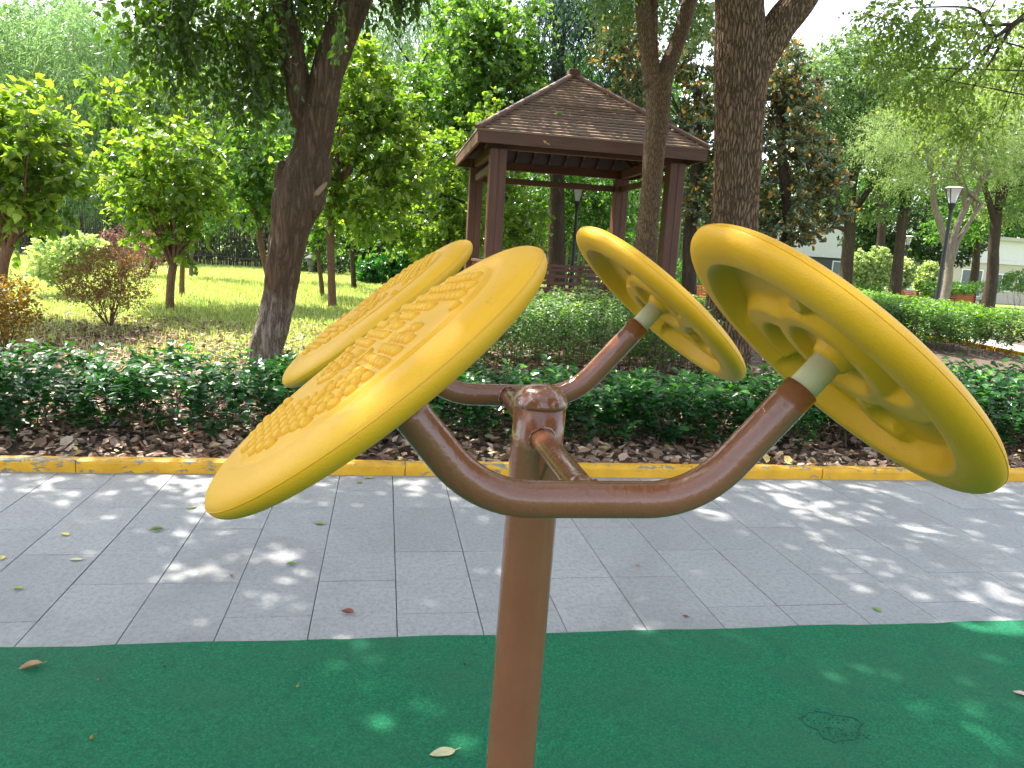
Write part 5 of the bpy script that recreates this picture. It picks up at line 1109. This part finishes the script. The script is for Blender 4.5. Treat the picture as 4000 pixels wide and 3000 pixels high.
# ------------------------------------------------------------------ single fallen leaves
def fl(x, y, size, col, yaw, label, curl=.25, top=.0):
    d = ray(x, y); zz = .012 if (CAM+d*((0-1.6)/d[2]))[1] < GY else .001
    p = CAM+d*((zz-1.6)/d[2]); mb = MB(); n = 9; V = []; F = []
    for i in range(n):
        s = i/(n-1); w = .27*math.sin(math.pi*min(1, s**.8*.97+.03))**.8; zc = curl*.35*(s-.5)**2*2
        for k, u in enumerate((-1, -.5, 0, .5, 1)):
            V.append([u*w, s-.5, .02+zc*.6+curl*abs(u)**1.5*w*1.1+.012*math.sin(9*s+u*3)])
    for i in range(n-1):
        for k in range(4): F.append((i*5+k, i*5+k+1, i*5+k+6, i*5+k+5))
    V = np.array(V)*size; V[:, 2] -= V[:, 2].min(); ca, sa = math.cos(yaw), math.sin(yaw)
    V = np.c_[V[:, 0]*ca-V[:, 1]*sa, V[:, 0]*sa+V[:, 1]*ca, V[:, 2]+.002]+p; mb.add(V, F)
    tube(mb, np.array([[-sa*(-.72)*size, ca*(-.72)*size, .01], [-sa*(-.5)*size, ca*(-.5)*size, .006]])+p, .0012, 5)
    c = {'y': (.62, .5, .06), 'g': (.2, .32, .04), 'yg': (.42, .46, .09), 'p': (.6, .58, .32), 'r': (.26, .08, .04), 't': (.48, .29, .15), 'b': (.16, .1, .06), 'pk': (.6, .42, .33)}[col]
    m, nt, pr = newmat('fallen_leaf_'+col); nt.links.new(ramp(nt, noise(nt, coords(nt), 60, 4), [(.3, tuple(q*.75 for q in c)), (.65, c)]), pr.inputs['Base Color']); pr.inputs['Roughness'].default_value = .5
    mb.build('fallen_leaf', m, None, origin=p, smooth=True, label=label, cat='leaf', group='single leaves fallen on the paving and rubber')
for a in [(140, 1155, .062, 'y', .9, 'curled yellow leaf on the paving at far left'), (415, 1097, .06, 'yg', -.8, 'yellow-green leaf on the paving just left of the wheel tip'), (340, 1145, .07, 'g', -1.1, 'narrow green leaf on the paving below the left wheel tip', .6),
          (690, 1132, .062, 'g', 1.4, 'rounded bright green leaf on the paving below the left wheel'), (163, 1210, .06, 'p', 1.5, 'pale cream leaf on the left paving below the curled yellow one'), (4, 1206, .055, 'y', .3, 'yellow leaf cut by the left picture edge'),
          (38, 1273, .045, 'yg', 1.5, 'thin yellow-green leaf in the sun patch at far left', .6), (628, 1220, .05, 'g', 1.6, 'thin green leaf on the paving left of the post', .6), (750, 1325, .062, 'r', 1.2, 'crumpled red-brown leaf near the green rubber edge', .8),
          (500, 1245, .032, 'b', .4, 'tiny brown leaf scrap on a paving joint', .8), (795, 1033, .07, 'yg', 1.7, 'pale leaf on the paving close to the kerb, left of the post'), (776, 1043, .05, 'g', 2.2, 'small green leaf beside the pale leaf near the kerb'),
          (1378, 1222, .036, 't', .3, 'small tan leaf on the rough pale tile right of the post', .7), (1893, 1317, .05, 'g', .2, 'green heart-shaped leaf on the paving at right'), (1480, 1333, .03, 'b', .8, 'dark leaf scrap on the paving edge right of the post', .7),
          (65, 1443, .075, 't', 2.1, 'curled tan leaf on the green rubber at left', .7), (955, 1628, .085, 'p', 1.75, 'large pale yellow leaf on the green rubber left of the post', .15), (2206, 1500, .06, 'pk', .9, 'pinkish leaf on the green rubber at the right picture edge'),
          (210, 1470, .018, 'r', .9, 'tiny red leaf scrap on the green rubber at left', .8), (1055, 1003, .05, 'yg', 1., 'leaf scrap lying against the foot of the kerb')]:
    fl(*a[:6], curl=a[6] if len(a) > 6 else .25)
for x, y, lab in ((643, 1486, 'small green berry on the rubber in the middle of the left half'), (198, 1597, 'olive berry on the rubber near the bottom left'), (1003, 1436, 'dark seed on the rubber left of the post'), (355, 1441, 'black seed on the rubber right of the tan leaf')):
    d = ray(x, y); p = CAM+d*((.012-1.6)/d[2]); mb = MB(); q = .006 if 'berry' in lab else .0045
    lathe(mb, [(.0003, 0)]+[(q*math.sin(t), q-q*math.cos(t)) for t in np.linspace(.3, 2.84, 8)]+[(.0003, 2*q)], p, 12); tube(mb, [p+[0, 0, 2*q-.001], p+[.004, .004, 2*q+.006], p+[.014, .008, 2*q+.004]], .0006, 5)
    mb.build('berry', plain('berry_skin', (.18, .2, .03) if q > .005 else (.03, .025, .02), .4), None, origin=p, smooth=True, label=lab, cat='berry', group='berries and seeds on the rubber')
# crumpled tissue in the litter, left
p = gp(240, 918); mb = MB(); V, F = blobmesh(p+[0, 0, .035], (.075, .05, .04), 31, 18, .5); mb.add(V, F)
mb.build('crumpled_tissue', plain('white_tissue', (.8, .8, .82), .9), None, origin=p, label='crumpled white tissue lying under the left hedge', cat='litter')
for x, y, c, lab in ((1208, 245, 'g', 'green leaf sprig on the gazebo roof boards'), (1176, 312, 'o', 'orange leaf on the gazebo roof near the eave')):
    # on the front slope
    d = ray(x, y); n_ = np.array([0, -(GZA-GZF), GE]); n_ /= np.linalg.norm(n_); p0 = np.array([GC[0], GC[1]-GE, GZF+.05]); p = CAM+d*(((p0-CAM)@n_)/(d@n_))
    mb = MB(); g2 = np.random.default_rng(int(x)); k = 7 if c == 'g' else 3; D = rdir(g2, k); D -= (D@n_)[:, None]*n_
    leaves(mb, p+g2.normal(0, .05 if c == 'g' else .02, (k, 3))*[1, .3, .2]+n_*.02, D, np.tile(n_, (k, 1))+.3*rdir(g2, k), .09, 'oval', np.full(k, .8)); mb.build('fallen_leaf', L_green if c == 'g' else L_org, None, origin=p, label=lab, cat='leaf')
